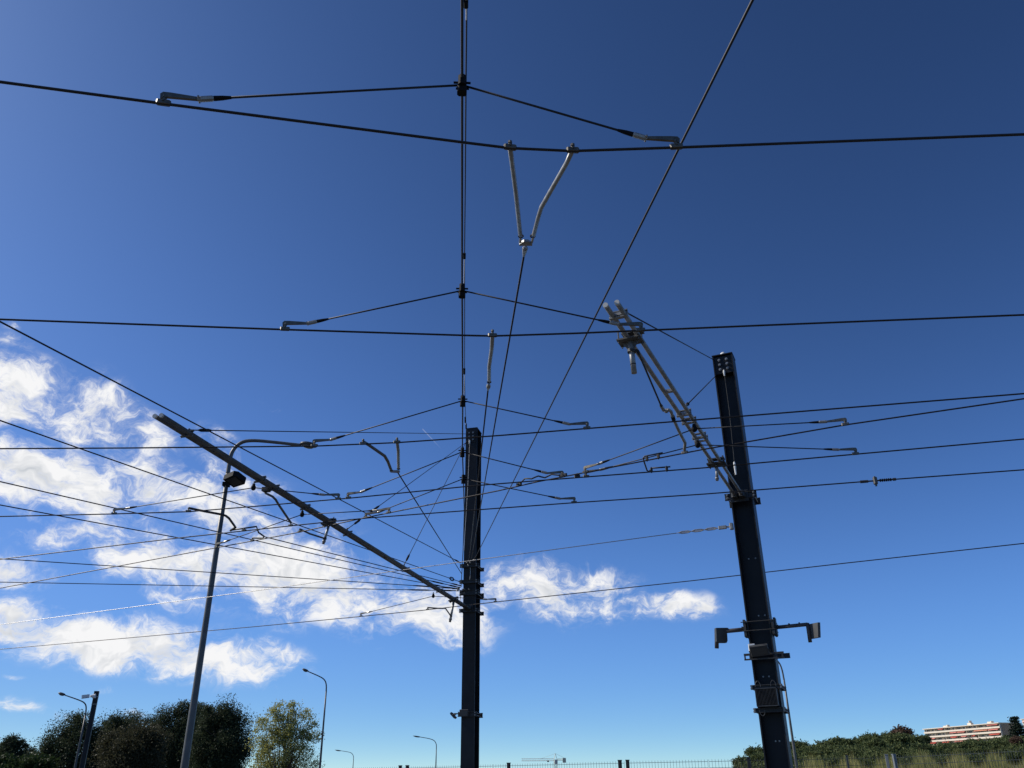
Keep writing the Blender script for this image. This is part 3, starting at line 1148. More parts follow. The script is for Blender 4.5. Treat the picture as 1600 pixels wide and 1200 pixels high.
# forked pull-off on the third wire
yk = P(617, 736, 3.70)
po = thing('pull_off', 'forked pull-off of two bent grey tubes left of the centre mast head', 'pull-off', yk)
for wx, pp in ((567, [(575, 694.5), (601, 712.5), (606, 721), (610.5, 733)]), (620, [(622.3, 705), (622.6, 730)])):
    c, wd = on_wire('W3', wx)
    wire_clamp(po, c, wd, 0.05)
    n = len(pp)
    pts = [c + UPV * 0.03] + [P(x, y, lerp(GH + 0.02, 3.69, (i + 1) / n)) for i, (x, y) in enumerate(pp)]
    b = MB()
    b.tube(pts, 0.019, 10)
    b.build('arm', M_GALVD if wx < 600 else M_GALV, po, True)
    b = MB()
    b.ring(P(*( (611.5, 735) if wx < 600 else (622.7, 732.5)), 3.69), UPV, 0.018, 0.007)
    b.build('eye_ring', M_IRON, po)
b = MB()
b.prism([(-0.07, 0.015), (0.055, 0.03), (0.06, -0.02), (0.03, -0.035), (-0.06, -0.02)], P(617.5, 736.5, 3.70), (1, 0, 0), (0, -1, 0), UPV, 0.02)
b.build('yoke_plate', M_GALV, po)
b = MB()
b.tube([P(621, 737.5, 3.70), mast_pt(721, 896)], 0.0085, 8)
b.build('rope', M_ROPE, po, True)

# ropes fanning out from the centre mast
def fan(label, near, far, hfar, ext, fit=None, r=0.0085, group='pull-off ropes fanning out from the centre mast'):
    a = mast_pt(*near)
    f = P(*far, hfar)
    end = a + (f - a) * ext
    e = thing('pull_off_rope', label, 'rope', a, group)
    rd = (end - a).normalized()
    b = MB()
    b.tube(sag_line(a, end, 0.0, 2), r, 8)
    b.build('rope', M_ROPE, e, True)
    L0 = 0.0
    if fit == 'ring':
        b = MB()
        p = a + rd * 0.55
        t, s, w = frame_of(rd)
        for k in (-1, 1):
            b.tube([p - rd * 0.13, p + w * 0.035 * k - rd * 0.06, p + w * 0.035 * k + rd * 0.06, p + rd * 0.14], 0.014, 6)
        b.build('turnbuckle', M_BLACK, e)
    else:
        b = MB()
        p = a + rd * 0.12
        b.tube([p, p + rd * 0.10, p + rd * 0.28, p + rd * 0.42], [0.010, 0.019, 0.018, 0.009], 8)
        b.build('rope_socket', M_BLACK, e)
    b = MB()
    b.ring(a + rd * 0.02, UPV, 0.03, 0.010)
    b.tube([a + rd * 0.05, a + rd * 0.14], 0.013, 6)
    b.build('shackle', M_GALV, e)
    if fit == 'long':
        b = MB()
        p = a + rd * 0.70
        b.tube([p, p + rd * 0.1, p + rd * 0.45, p + rd * 0.6], [0.009, 0.017, 0.017, 0.009], 8)
        b.build('insulator', M_BLACK, e)
    return e


fan('steep rope running from the centre mast up to the top right corner', (741, 875), (1176, 0), 3.7, 1.5)
fan('rope running from the centre mast to the left edge, highest of the left fan', (719, 879), (0, 502.5), 3.7, 1.5)
fan('rope with open turnbuckle by the centre mast, second highest of the left fan', (720, 909.5), (0, 657), 3.7, 1.5, 'ring')
fan('third rope from the top of the left fan, over the hook arm', (718, 918), (0, 752.5), 3.7, 1.5, 'long')
fan('rope crossing the lamp post where a pale hook sits, fourth of the left fan', (717, 921), (0, 789), 3.7, 1.5, 'long')
fan('nearly level rope, second lowest of the left fan at the left edge', (717, 919.5), (0, 873), 3.8, 1.5, 'long')
fan('level rope, lowest of the left fan at the left edge', (716, 923), (0, 909.5), 3.9, 1.4, 'long')
fan('short rope from the dark hooked arm by the lamp post to the centre mast', (719, 915), (412.5, 838.5), GH + 0.05, 1.0)

# bare steel rope to the right mast
ar = RM + n_r * (DR / 2 + 0.05) - r_r * (WR / 2 + 0.02)
k = ray(1143, 822.5)
k = k * (ar.y / k.y)
ar = V((k.x, k.y, EYE + k.z))
hs = k.z
e = thing('guy_rope', 'bare bright steel rope crossing low from the left edge to the right mast', 'rope', ar)
pa = P(1057, 833, hs)
pts = [P(-500, 1044, hs), P(0, 976, hs), P(400, 923, hs), P(630, 890.5, hs), P(780, 870, hs), pa]
b = MB()
b.tube(pts, 0.0062, 8)
b.build('rope', M_STEELROPE, e, True)
rd = (ar - pa).normalized()
ln = (ar - pa).length
b = MB()
b.tube([pa, pa + rd * ln], 0.006, 6)
b.build('rod', M_STEELROPE, e)
t, s, w = frame_of(rd)
for f in (0.10, 0.34, 0.58):
    p = pa + rd * ln * f
    b = MB()
    for kk in (-1, 1):
        b.tube([p - rd * 0.05, p + w * 0.016 * kk, p + w * 0.016 * kk + rd * 0.09, p + rd * 0.14], 0.0075, 6)
    b.build('turnbuckle', M_GALV, e)
b = MB()
p = pa + rd * ln * 0.84
b.box(p, rd, s, w, 0.12, 0.05, 0.045, 0.01)
b.box(ar, rd, s, w, 0.05, 0.08, 0.09, 0.01)
b.tube([p, ar], 0.013, 6)
b.build('anchor_clevis', M_GALV, e)

# ------------------------------------------------------------------ jumpers and the section insulator
def w_off(k, px, dz=0.03):
    c, wd = on_wire(k, px)
    return c + UPV * dz


j = thing('jumper_bracket', 'black C-shaped jumper bar joining two wires left of the ladder boom', 'jumper', w_off('W4', 1016))
b = MB()
b.tube([w_off('W5', 1036, 0.06), w_off('W5', 1008, 0.06), w_off('W5', 1005.5, 0.04), P(1006.5, 722, GH + 0.05), P(1011, 735, GH + 0.05), P(1014, 737, GH + 0.05), w_off('W4', 1018, 0.05), w_off('W4', 1048, 0.05)], 0.010, 8)
b.build('bar', M_IRON, j, True)
for k, px in (('W5', 1011), ('W5', 1029), ('W4', 1018), ('W4', 1042)):
    c, wd = on_wire(k, px)
    t, s, w = frame_of(wd)
    b = MB()
    b.box(c + UPV * 0.025, t, s, w, 0.036, 0.028, 0.052, 0.008)
    b.tube([c - UPV * 0.014, c + UPV * 0.065], 0.008, 6)
    b.build('clamp', M_IRON, j)

j = thing('jumper_cable', 'loose wavy jumper cable between the two wires that cross right of the centre mast', 'jumper', w_off('W5', 812))
b = MB()
pts = []
for i in range(13):
    f = i / 12
    px = lerp(815, 878, f)
    a = w_off('W5', px, 0.05)
    c = w_off('W4', px, 0.05)
    pts.append(lerp(a, c, 0.5 + 0.5 * math.sin(f * 6.3 - 0.6)) + UPV * 0.015 * math.sin(f * 19))
pts[0] = w_off('W5', 812, 0.03)
pts[-1] = w_off('W5', 879, 0.03)
b.tube(pts, 0.010, 6)
b.build('cable', M_ROPE, j, True)
for k, px, lg in (('W5', 811, 0.10), ('W5', 880, 0.13), ('W4', 902, 0.09)):
    c, wd = on_wire(k, px)
    t, s, w = frame_of(wd)
    b = MB()
    b.box(c + UPV * 0.018, t, s, w, lg * 0.85, 0.036, 0.040, 0.010)
    b.tube([c - s * 0.03 + UPV * 0.024, c + s * 0.03 + UPV * 0.024], 0.008, 6)
    b.tube([c, c + UPV * 0.06], [0.02, 0.010], 8)
    b.build('clamp', M_IRON, j)

c, wd = on_wire('W6', 1370)
t, s, w = frame_of(wd)
si = thing('section_insulator', 'small ribbed insulator fitted in the wire near the right edge', 'insulator', c)
b = MB()
b.tube([c - t * 0.21, c - t * 0.11], 0.020, 8)
b.tube([c + t * 0.20, c + t * 0.24], 0.020, 8)
b.tube([c - t * 0.2, c + t * 0.24], 0.011, 8)
b.build('end_fitting', M_IRON, si)
b = MB()
b.box(c - t * 0.02, t, s, w, 0.05, 0.06, 0.09, 0.012)
b.tube([c - t * 0.02 - w * 0.075, c - t * 0.02 + w * 0.06], 0.014, 8)
b.build('body', M_GALVD, si)
for i in range(6):
    q = c + t * (0.045 + 0.026 * i)
    MB().tube([q - t * 0.007, q + t * 0.007], 0.021, 10).build('rib', M_BLACK, si)

# ------------------------------------------------------------------ equipment on the right mast
def rp(px, py, dn=0.0):
    """point by the right mast, dn metres in front of its axis plane"""
    r_ = ray(px, py)
    # plane through RM with normal n_r
    k = (RM - V((0, 0, EYE))).dot(n_r) + dn
    s_ = k / r_.dot(n_r)
    q = r_ * s_
    return V((q.x, q.y, EYE + q.z))


z1 = rp(1190, 983).z
e = thing('antenna_bracket', 'pair of horizontal pipe arms with a flat panel at each end on the right mast', 'antenna', V((RM.x, RM.y, z1)))
for z in (rp(1190, 973).z, rp(1190, 987).z):
    b = MB()
    b.tube([RM + UPV * (z - RM.z) + n_r * (DR / 2 + 0.02) - r_r * (WR / 2 + 0.08), RM + UPV * (z - RM.z) + n_r * (DR / 2 + 0.02) + r_r * (WR / 2 + 0.06)], 0.007, 6)
    b.tube([RM + UPV * (z - RM.z) - n_r * (DR / 2 + 0.02) - r_r * (WR / 2 + 0.06), RM + UPV * (z - RM.z) - n_r * (DR / 2 + 0.02) + r_r * (WR / 2 + 0.06)], 0.007, 6)
    b.build('tie_rod', M_IRON, e)
for s_ in (-1, 1):
    b = MB()
    b.box(V((RM.x, RM.y, z1)) + r_r * s_ * (WR / 2 + 0.03), r_r, n_r, UPV, 0.03, 0.34, 0.2, 0.0)
    b.box(V((RM.x, RM.y, z1 + 0.02)) + r_r * s_ * (WR / 2 + 0.05), r_r, n_r, UPV, 0.03, 0.14, 0.24, 0.0)
    b.build('saddle', M_IRON, e)
M_PIPE = mat('brown_grey_pipe', (0.085, 0.075, 0.075), 0.5, 0.1, 0.25, 10)
b = MB()
b.tube([rp(1168, 983), rp(1121, 987.5)], 0.030, 10)
b.tube([rp(1119.5, 984), rp(1120, 1013)], 0.030, 10)
b.build('pipe_arm', M_PIPE, e, True)
b = MB()
b.tube([rp(1207, 981), rp(1262, 975.5)], 0.026, 10)
b.tube([rp(1261.5, 973.5), rp(1266, 1003.5)], 0.026, 10)
b.build('pipe_arm', M_PIPE, e, True)
b = MB()
cpan = rp(1126, 993, 0.06)
b.prism([(-0.085, 0.10), (0.095, 0.11), (0.10, -0.07), (0.085, -0.10), (-0.03, -0.105), (-0.085, -0.09)], cpan, V((0.94, 0.34, 0.0)), V((0.05, -0.12, 1)), V((0.3, -0.95, 0)), 0.05)
b.build('panel', M_GREY, e)
b = MB()
cpan = rp(1273.5, 985.5, 0.02)
b.box(cpan, V((0.50, -0.85, 0)), V((0.85, 0.5, 0)), V((0.1, -0.1, 1)), 0.17, 0.05, 0.20, 0.012)
b.tube([rp(1265, 980), rp(1270, 980)], 0.014, 6)
b.tube([rp(1266, 990), rp(1271, 990)], 0.014, 6)
b.build('panel', M_GREY, e)
for px, py in ((1137, 983), (1160, 981), (1215, 978), (1233, 976), (1249, 974.5)):
    b = MB()
    q = rp(px, py)
    b.box(q, r_r, n_r, UPV, 0.02, 0.05, 0.03)
    b.build('cable_tie', M_IRON, e)

# floodlight on a slotted rail
zf = rp(1195, 1024).z
e = thing('floodlight', 'dark floodlight with a white hood edge on the right mast front', 'floodlight', V((RM.x, RM.y, zf)))
b = MB()
q = V((RM.x, RM.y, zf)) + n_r * (DR / 2 + 0.03) + r_r * 0.02
b.box(q, r_r, n_r, UPV, WR + 0.22, 0.02, 0.03)
b.box(q - UPV * 0.065, r_r, n_r, UPV, WR + 0.22, 0.02, 0.02)
for x in (-0.26, -0.19, 0.17, 0.25):
    b.box(q + r_r * x - UPV * 0.033, r_r, n_r, UPV, 0.018, 0.022, 0.05)
b.box(V((RM.x, RM.y, zf)) - n_r * (DR / 2 + 0.03) + r_r * 0.06, r_r, n_r, UPV, WR + 0.22, 0.02, 0.07)
b.build('slotted_rail', M_IRON, e)
b = MB()
ax = (r_r + UPV * 0.06).normalized()
nn = (n_r * 0.80 - UPV * 0.60).normalized()
az = ax.cross(nn)
q2 = rp(1186.5, 1016, DR / 2 + 0.13)
b.box(q2, ax, nn, az, 0.25, 0.05, 0.15, 0.01)
b.build('housing', M_GREY, e)
b = MB()
b.box(q2 + nn * 0.0275, ax, nn, az, 0.21, 0.006, 0.11)
b.build('lens', mat('dusty_lens', (0.06, 0.06, 0.058), 0.25), e)
b = MB()
b.tube([q2 - ax * 0.135, q2 - ax * 0.135 - n_r * 0.12 - UPV * 0.03], 0.012, 6)
b.tube([q2 + ax * 0.135, q2 + ax * 0.135 - n_r * 0.12 - UPV * 0.03], 0.012, 6)
b.build('yoke', M_IRON, e)
b = MB()
q3 = rp(1171.5, 1013, DR / 2 + 0.06)
b.box(q3, r_r, n_r, UPV, 0.03, 0.05, 0.11, 0.008)
b.box(q3 + r_r * 0.04 + UPV * 0.045, r_r, n_r, UPV, 0.07, 0.05, 0.025)
b.build('hood_edge', M_WHITE, e)

# ribbed equipment box between two clamps
zb = rp(1203, 1092).z
e = thing('equipment_box', 'dark ribbed equipment box strapped low on the right mast', 'equipment box', V((RM.x, RM.y, zb)))
q = V((RM.x, RM.y, zb)) + n_r * (DR / 2 + 0.10)
b = MB()
b.box(q, r_r, n_r, UPV, 0.29, 0.13, 0.235, 0.02)
b.build('housing', M_BLACK, e)
for i in range(14):
    MB().box(q + n_r * 0.072 + r_r * (-0.12 + i * 0.0185), r_r, n_r, UPV, 0.006, 0.018, 0.20).build('fin', M_IRON, e)
b = MB()
for zz in (0.112, -0.112):
    b.box(q + n_r * 0.07 + UPV * zz, r_r, n_r, UPV, 0.29, 0.025, 0.012)
for zz in (0.139, -0.139):
    b.box(q + n_r * 0.07 + r_r * zz, r_r, n_r, UPV, 0.012, 0.025, 0.235)
b.build('frame', M_GREY, e)
for py, cs in ((1075, (-0.105, 0.10)), (1111, (-0.09,))):
    zq = rp(1203, py).z
    mast_clamp(e, RM, n_r, r_r, zq, WR / 2, DR / 2, 0.06, 0.05)
    for x in cs:
        c0 = V((RM.x, RM.y, zq)) + n_r * (DR / 2 + 0.10) + r_r * x
        sg = 1 if py < 1090 else -1
        b = MB()
        b.tube([c0 + r_r * 0.035 * math.cos(a) * (1 if x < 0 else -1) + UPV * sg * (0.075 * math.sin(a) + 0.0) for a in [math.pi * i / 10 for i in range(0, 11)]], 0.005, 6)
        b.build('cable_loop', M_STEELROPE if py > 2000 else M_GREY, e)

# floodlights on the centre mast
def cmp_(px, py, dn=0.0):
    r_ = ray(px, py)
    k = (CM - V((0, 0, EYE))).dot(n_c) + dn
    s_ = k / r_.dot(n_c)
    q = r_ * s_
    return V((q.x, q.y, EYE + q.z))


zf = cmp_(735, 1117).z
mast_clamp(mast_c, CM, n_c, r_c, zf, WC / 2, DC / 2, 0.11, 0.07)
for lab, px, py, nn, sx in (('small floodlight facing forward low on the centre mast', 725, 1114, (n_c * 0.9 - UPV * 0.45 + r_c * 0.1), 0.20),
                            ('small floodlight turned sideways at the left of the centre mast', 708.5, 1118, (-r_c * 0.80 + n_c * 0.1 - UPV * 0.75), 0.24)):
    q = cmp_(px, py, DC / 2 + 0.12)
    e = thing('floodlight', lab, 'floodlight', q)
    nn = nn.normalized()
    ax = nn.cross(UPV).normalized()
    az = ax.cross(nn)
    b = MB()
    b.box(q, ax, nn, az, sx, 0.045, 0.15, 0.008)
    b.build('housing', M_GREY, e)
    b = MB()
    b.box(q + nn * 0.0255, ax, nn, az, sx - 0.03, 0.006, 0.12)
    b.build('lens', M_LENS if px > 720 else M_GREY, e)
    b = MB()
    anc = V((CM.x, CM.y, zf)) + n_c * (DC / 2 + 0.06) - r_c * 0.08
    b.tube([q - nn * 0.02, q - nn * 0.06, anc], 0.014, 6)
    b.tube([q - ax * (sx / 2 + 0.01), q - nn * 0.06 - ax * (sx / 2 + 0.01), q - nn * 0.06 + ax * (sx / 2 + 0.01), q + ax * (sx / 2 + 0.01)], 0.009, 6)
    b.build('yoke', M_IRON, e)

# ------------------------------------------------------------------ street lamps
def street_lamp(label, d, post_px, arm_px, head_px, r0, r1, hl, hw, dark=False, group=None):
    """post_px: (x, y) of a low and a high point; arm_px: points round the bend; head_px: (inner, outer)"""
    p0 = PD(*post_px[0], d)
    p1 = PD(*post_px[1], d)
    base = V((p1.x, p1.y, 0))
    e = thing('street_lamp', label, 'street lamp', base, group)
    arm = [PD(x, y, d) for x, y in arm_px]
    m = M_POST if not dark else M_GREY
    b = MB()
    n = 4
    b.tube([lerp(base, p1, i / n) for i in range(n + 1)], [lerp(r0, r1, i / n) for i in range(n + 1)], 10)
    b.build('post', m, e, True)
    # smooth the bend
    pts = [p1] + arm
    for _ in range(2):
        q = [pts[0]]
        for i in range(len(pts) - 1):
            q += [lerp(pts[i], pts[i + 1], 0.25), lerp(pts[i], pts[i + 1], 0.75)]
        q.append(pts[-1])
        pts = q
    b = MB()
    b.tube(pts, [lerp(r1, r1 * 0.7, i / (len(pts) - 1)) for i in range(len(pts))], 10)
    b.build('arm', m, e, True)
    h0, h1 = PD(*head_px[0], d), PD(*head_px[1], d)
    t, s, w = frame_of(h1 - h0)
    c = (h0 + h1) / 2
    ll = (h1 - h0).length / 2
    b = MB()
    b.ball(c + w * hw * 0.12, ll, hw, hw * 0.42, t, s, w, 12, 8)
    hd = b.build('lamp_head', M_GREY, e, True)
    b = MB()
    b.ball(c - w * hw * 0.14, ll * 0.66, hw * 0.75, hw * 0.36, t, s, w, 12, 8)
    b.build('lens', M_LENS, hd, True)
    b = MB()
    b.box(base + UPV * 0.3, (1, 0, 0), (0, 1, 0), UPV, r0 * 2.6, r0 * 2.6, 0.6, 0.03)
    b.build('base', m, e)
    return e


big = street_lamp('tall grey street lamp at left with a curved arm behind the long boom', 20.0,
                  [(285, 1200), (356, 740)], [(360, 712), (366, 700), (378, 690), (395, 688), (420, 690), (470, 695.5)], [(468, 694), (496, 698)], 0.092, 0.055, 0.4, 0.16)
# floodlight on that lamp
q = PD(367.5, 748.5, 19.8)
e = thing('floodlight', 'black floodlight strapped to the tall grey street lamp below its bend', 'floodlight', q)
ax = V((0.85, -0.45, 0.12)).normalized()
nn = V((0.35, -0.45, -0.75)).normalized()
nn = (nn - ax * nn.dot(ax)).normalized()
az = ax.cross(nn)
b = MB()
b.prism([(-0.21, -0.19), (0.13, -0.21), (0.21, -0.13), (0.21, 0.15), (0.15, 0.21), (-0.21, 0.19)], q, ax, az, nn, 0.15)
b.build('housing', M_BLACK, e)
b = MB()
b.box(q + nn * 0.078, ax, nn, az, 0.30, 0.008, 0.28)
b.build('lens', mat('dark_glass', (0.02, 0.022, 0.025), 0.35, spec=0.3), e)
b = MB()
pp = PD(353.5, 757, 20.0)
b.box(pp, (1, 0, 0), (0, 1, 0), UPV, 0.15, 0.17, 0.10)
b.tube([pp, q - nn * 0.07], 0.02, 6)
b.tube([pp - UPV * 0.05, pp - UPV * 0.22], 0.035, 6)
b.build('bracket', M_BLACK, e)

LG = 'small street lamps along the road behind'
street_lamp('slim street lamp just right of the yellowish tree', 50, [(503, 1200), (509.7, 1080)], [(510, 1070), (508, 1063), (502, 1058), (481, 1049)], [(482, 1049.5), (472, 1045.5)], 0.075, 0.04, 0.4, 0.16, True, LG)
street_lamp('slim street lamp in front of the left trees beside the dark camera post', 48, [(121, 1200), (133.5, 1118)], [(135, 1105), (133, 1099), (127, 1095), (101, 1086)], [(102, 1086.5), (91, 1083)], 0.075, 0.04, 0.4, 0.16, True, LG)
street_lamp('distant street lamp between the yellowish tree and the centre mast, nearer of two', 118, [(681, 1200), (681.8, 1170)], [(682, 1163), (679, 1157), (671, 1154), (656, 1151.5)], [(658, 1152), (645, 1150)], 0.11, 0.055, 0.5, 0.17, True, LG)
street_lamp('most distant street lamp, tiny, just right of the yellowish tree', 172, [(552, 1200), (552.3, 1187)], [(552.5, 1181), (549, 1176), (542, 1174.5), (532, 1173)], [(534, 1173.5), (523, 1172)], 0.11, 0.06, 0.5, 0.2, True, LG)
street_lamp('pale street lamp standing right behind the right mast', 46, [(1240, 1200), (1225, 1062)], [(1222, 1046), (1218, 1036), (1211, 1029), (1203, 1025), (1180, 1018)], [(1182, 1018.5), (1170, 1016)], 0.085, 0.045, 0.4, 0.15, False, LG)

# dark camera post at left
d = 30
top = PD(151.5, 1080, d)
base = V((top.x, top.y, 0))
e = thing('camera_post', 'dark square post with a white surveillance camera in front of the left trees', 'camera post', base)
b = MB()
b.box((base + top) / 2, (1, 0.3, 0), (-0.3, 1, 0), UPV, 0.15, 0.15, top.z, 0.01)
b.build('post', M_MAST, e)
b = MB()
a = PD(145, 1088, d - 0.1)
b.tube([PD(149.5, 1087.5, d - 0.1), a], 0.07, 10)
b.tube([a, PD(141, 1087.5, d - 0.15)], 0.04, 8)
b.build('bracket', M_WHITE, e)
b = MB()
c0, c1 = PD(140, 1087.2, d - 0.2), PD(127.5, 1088.8, d - 0.3)
t, s, w = frame_of(c1 - c0)
b.box((c0 + c1) / 2, t, s, w, (c1 - c0).length, 0.10, 0.10, 0.02)
b.build('camera_body', M_WHITE, e)
b = MB()
b.box((c0 + c1) / 2 - w * 0.054 + t * 0.01, t, s, w, (c1 - c0).length * 0.94, 0.085, 0.012)
b.build('camera_underside', M_PIPE, e)
for i in (0.06, 0.3):
    MB().box(top - UPV * (0.12 + i), (1, 0.3, 0), (-0.3, 1, 0), UPV, 0.162, 0.162, 0.02).build('strap', M_GALV, e)

# ------------------------------------------------------------------ fence
M_FENCE = mat('dark_green_fence', (0.03, 0.04, 0.04), 0.5)
M_FPOST = mat('grey_fence_post', (0.16, 0.18, 0.19), 0.5)


def fence_run(label, pa, pb, ztop, spacing, posts, panel_len=2.5):
    e = thing('mesh_fence', label, 'fence', V((pa.x, pa.y, 0)))
    v = pb - pa
    v.z = 0
    L_ = v.length
    t = v.normalized()
    n = max(1, round(L_ / panel_len))
    for i in range(n):
        a, c = i * L_ / n + 0.02, (i + 1) * L_ / n - 0.02
        b = MB()
        k = int((c - a) / spacing)
        for q in range(k + 1):
            p = V((pa.x, pa.y, 0)) + t * (a + (c - a) * q / k)
            hz = ztop
            b.tube([p + UPV * 0.05, p + UPV * hz], 0.0045, 4, False)
        for z in (0.12, 0.7, 1.3, ztop - 0.24, ztop - 0.06):
            p0 = V((pa.x, pa.y, z)) + t * a
            p1 = V((pa.x, pa.y, z)) + t * c
            b.tube([p0, p1], 0.006, 4, False)
        o = b.build('mesh_panel', M_FENCE, e)
        o['kind'] = 'stuff'
    for px, w_, m_ in posts:
        # foot of the post on the fence line
        best = min(((abs(math.atan2((pa + t * (q * 0.05)).x, (pa + t * (q * 0.05)).y) - math.atan2(*(lambda r_: (r_.x, r_.y))(ray(px, 1190)))), q * 0.05) for q in range(int(L_ / 0.05) + 1)))
        p = V((pa.x, pa.y, 0)) + t * best[1]
        b = MB()
        b.box(p + UPV * (ztop + 0.02) / 2, t, t.cross(UPV), UPV, w_, w_, ztop + 0.02, 0.008)
        po_ = b.build('post', m_, e)
        MB().box(p + UPV * (ztop + 0.03), t, t.cross(UPV), UPV, w_ + 0.014, w_ + 0.014, 0.025).build('post_cap', m_, po_)
    return e


FH = 0.62
f1 = P(520, 1200.2, FH)
f2 = P(976, 1189.3, FH)
f3 = P(1390, 1180.8, FH)
f4 = P(1610, 1168.5, FH)
fence_run('dark mesh fence running from the centre mast foot past the tiny crane', f1, f2, EYE + FH, 0.10, ((626, 0.10, M_MAST), (636, 0.10, M_MAST), (795, 0.10, M_MAST), (968, 0.10, M_MAST)))
fence_run('dark mesh fence running behind the foot of the right mast', f2 + (f3 - f2) * 0.012, f3, EYE + FH, 0.10, ((978, 0.10, M_MAST), (1171, 0.09, M_MAST), (1323, 0.06, M_FENCE), (1386, 0.085, M_FPOST)))
fence_run('dark mesh fence at the right edge in front of the reeds', f3 + (f4 - f3) * 0.02, f4 + (f4 - f3) * 0.6, EYE + FH, 0.10, ((1398, 0.085, M_FPOST),))


# ------------------------------------------------------------------ foliage helper
def leaf_mesh(name, centres, normals_bias, size, aspect, seed, matl):
    rg = np.random.default_rng(seed)
    n = len(centres)
    d = rg.normal(size=(n, 3))
    d /= np.linalg.norm(d, axis=1)[:, None]
    e = rg.normal(size=(n, 3))
    e -= d * np.sum(d * e, axis=1)[:, None]
    e /= np.linalg.norm(e, axis=1)[:, None]
    s = size * rg.uniform(0.6, 1.35, size=(n, 1))
    v = np.empty((n, 4, 3))
    v[:, 0] = centres - d * s
    v[:, 1] = centres + e * s * aspect
    v[:, 2] = centres + d * s
    v[:, 3] = centres - e * s * aspect
    me = bpy.data.meshes.new(name)
    me.vertices.add(n * 4)
    me.vertices.foreach_set('co', v.reshape(-1).astype(np.float32))
    me.loops.add(n * 4)
    me.loops.foreach_set('vertex_index', np.arange(n * 4, dtype=np.int32))
    me.polygons.add(n)
    me.polygons.foreach_set('loop_start', np.arange(0, n * 4, 4, dtype=np.int32))
    me.polygons.foreach_set('loop_total', np.full(n, 4, dtype=np.int32))
    me.materials.append(matl)
    me.update(calc_edges=True)
    return me


def make_tree(name, label, base, lobes, n_clump, per, cl_r, leaf, matl, seed, group=None, trunk_r=0.22, aspect=0.5, fork=2.0, cat='tree', drop=0.0):
    """lobes: (dx, dy, z, rx, ry, rz) ellipsoids of the crown"""
    rg = np.random.default_rng(seed)
    e = thing(name, label, cat, base, group)
    vol = np.array([l[3] * l[4] * l[5] for l in lobes]) ** 0.75
    pick = rg.choice(len(lobes), size=n_clump, p=vol / vol.sum())
    lob = np.array(lobes)[pick]
    dirs = rg.normal(size=(n_clump, 3))
    dirs /= np.linalg.norm(dirs, axis=1)[:, None]
    rad = rg.uniform(0.25, 1.0, size=(n_clump, 1)) ** 0.55
    cc = lob[:, :3] + dirs * rad * lob[:, 3:6]
    cc[:, 2] = np.maximum(cc[:, 2], 0.3)
    crs = cl_r * rg.uniform(0.4, 1.5, size=n_clump)
    cnt = rg.poisson(per, size=n_clump)
    idx = np.repeat(np.arange(n_clump), cnt)
    off = np.clip(rg.normal(size=(len(idx), 3)), -1.6, 1.6) * 0.5
    off[:, 2] *= 0.75
    pts = cc[idx] + off * crs[idx][:, None]
    if drop:
        pts[:, 2] -= drop * np.abs(rg.normal(size=len(idx))) * crs[idx]
    me = leaf_mesh('crown', pts, None, leaf, aspect, seed + 1, matl)
    o = bpy.data.objects.new('crown', me)
    col.objects.link(o)
    o.parent = e
    b = MB()
    B = V(base)
    zt = max(l[2] for l in lobes)
    top = V((lobes[0][0] * 0.5, lobes[0][1] * 0.5, zt))
    pts_t = [B + V((0, 0, -0.1)), B + V((top.x * 0.2 + 0.1, top.y * 0.2, fork * 0.6)), B + V((top.x * 0.4, top.y * 0.4, fork + (zt - fork) * 0.4)), B + top]
    b.tube(pts_t, [trunk_r, trunk_r * 0.8, trunk_r * 0.55, trunk_r * 0.15], 8)
    tr = b.build('trunk', M_BARK, e, True)
    b = MB()
    order = rg.permutation(n_clump)[:min(n_clump, 46)]
    for i in order:
        c = V(cc[i]) + B
        st = lerp(pts_t[1], pts_t[2], float(rg.uniform(0, 1))) if c.z - B.z < zt * 0.75 else lerp(pts_t[2], pts_t[3], float(rg.uniform(0, 0.6)))
        mid = lerp(st, c, 0.5) + UPV * float(rg.uniform(0, 0.5)) + V((float(rg.normal()) * 0.15, float(rg.normal()) * 0.15, 0))
        b.tube([st, mid, c], [trunk_r * 0.26, trunk_r * 0.15, trunk_r * 0.05], 5, False)
    b.build('limbs', M_BARK, tr, True)
    return e


LM_EUC = leaf_mat('eucalyptus_leaves', (0.036, 0.050, 0.026), (0.048, 0.064, 0.033), (0.066, 0.084, 0.043), 0.35)
LM_BRN = leaf_mat('brownish_leaves', (0.046, 0.048, 0.026), (0.062, 0.062, 0.034), (0.085, 0.080, 0.044), 0.35)
LM_YEL = leaf_mat('yellowing_poplar_leaves', (0.20, 0.23, 0.095), (0.31, 0.32, 0.11), (0.50, 0.45, 0.13), 0.5)
LM_GRN = leaf_mat('fresh_pine_needles', (0.025, 0.045, 0.014), (0.04, 0.065, 0.02), (0.06, 0.09, 0.03), 0.25)
LM_PIN = leaf_mat('hill_pine_needles', (0.060, 0.088, 0.034), (0.10, 0.128, 0.050), (0.15, 0.170, 0.070), 0.3)
LM_CED = leaf_mat('dark_cedar_needles', (0.012, 0.022, 0.016), (0.020, 0.032, 0.020), (0.03, 0.045, 0.028), 0.15)
LM_RED = leaf_mat('russet_leaves', (0.08, 0.05, 0.035), (0.11, 0.07, 0.05), (0.14, 0.09, 0.06), 0.2)
LM_REED = leaf_mat('reed_blades', (0.18, 0.20, 0.065), (0.29, 0.28, 0.095), (0.42, 0.36, 0.15), 0.45)


def tree_at(px, top_py, d):
    q = PD(px, top_py, d)
    return V((q.x, q.y, 0)), q.z


def u(px_len, d):
    return px_len * d / 1433.0 * 1.0 * (1 / 1.0) * 0.905 + 0 * d


TG = 'dark trees in a row at left'
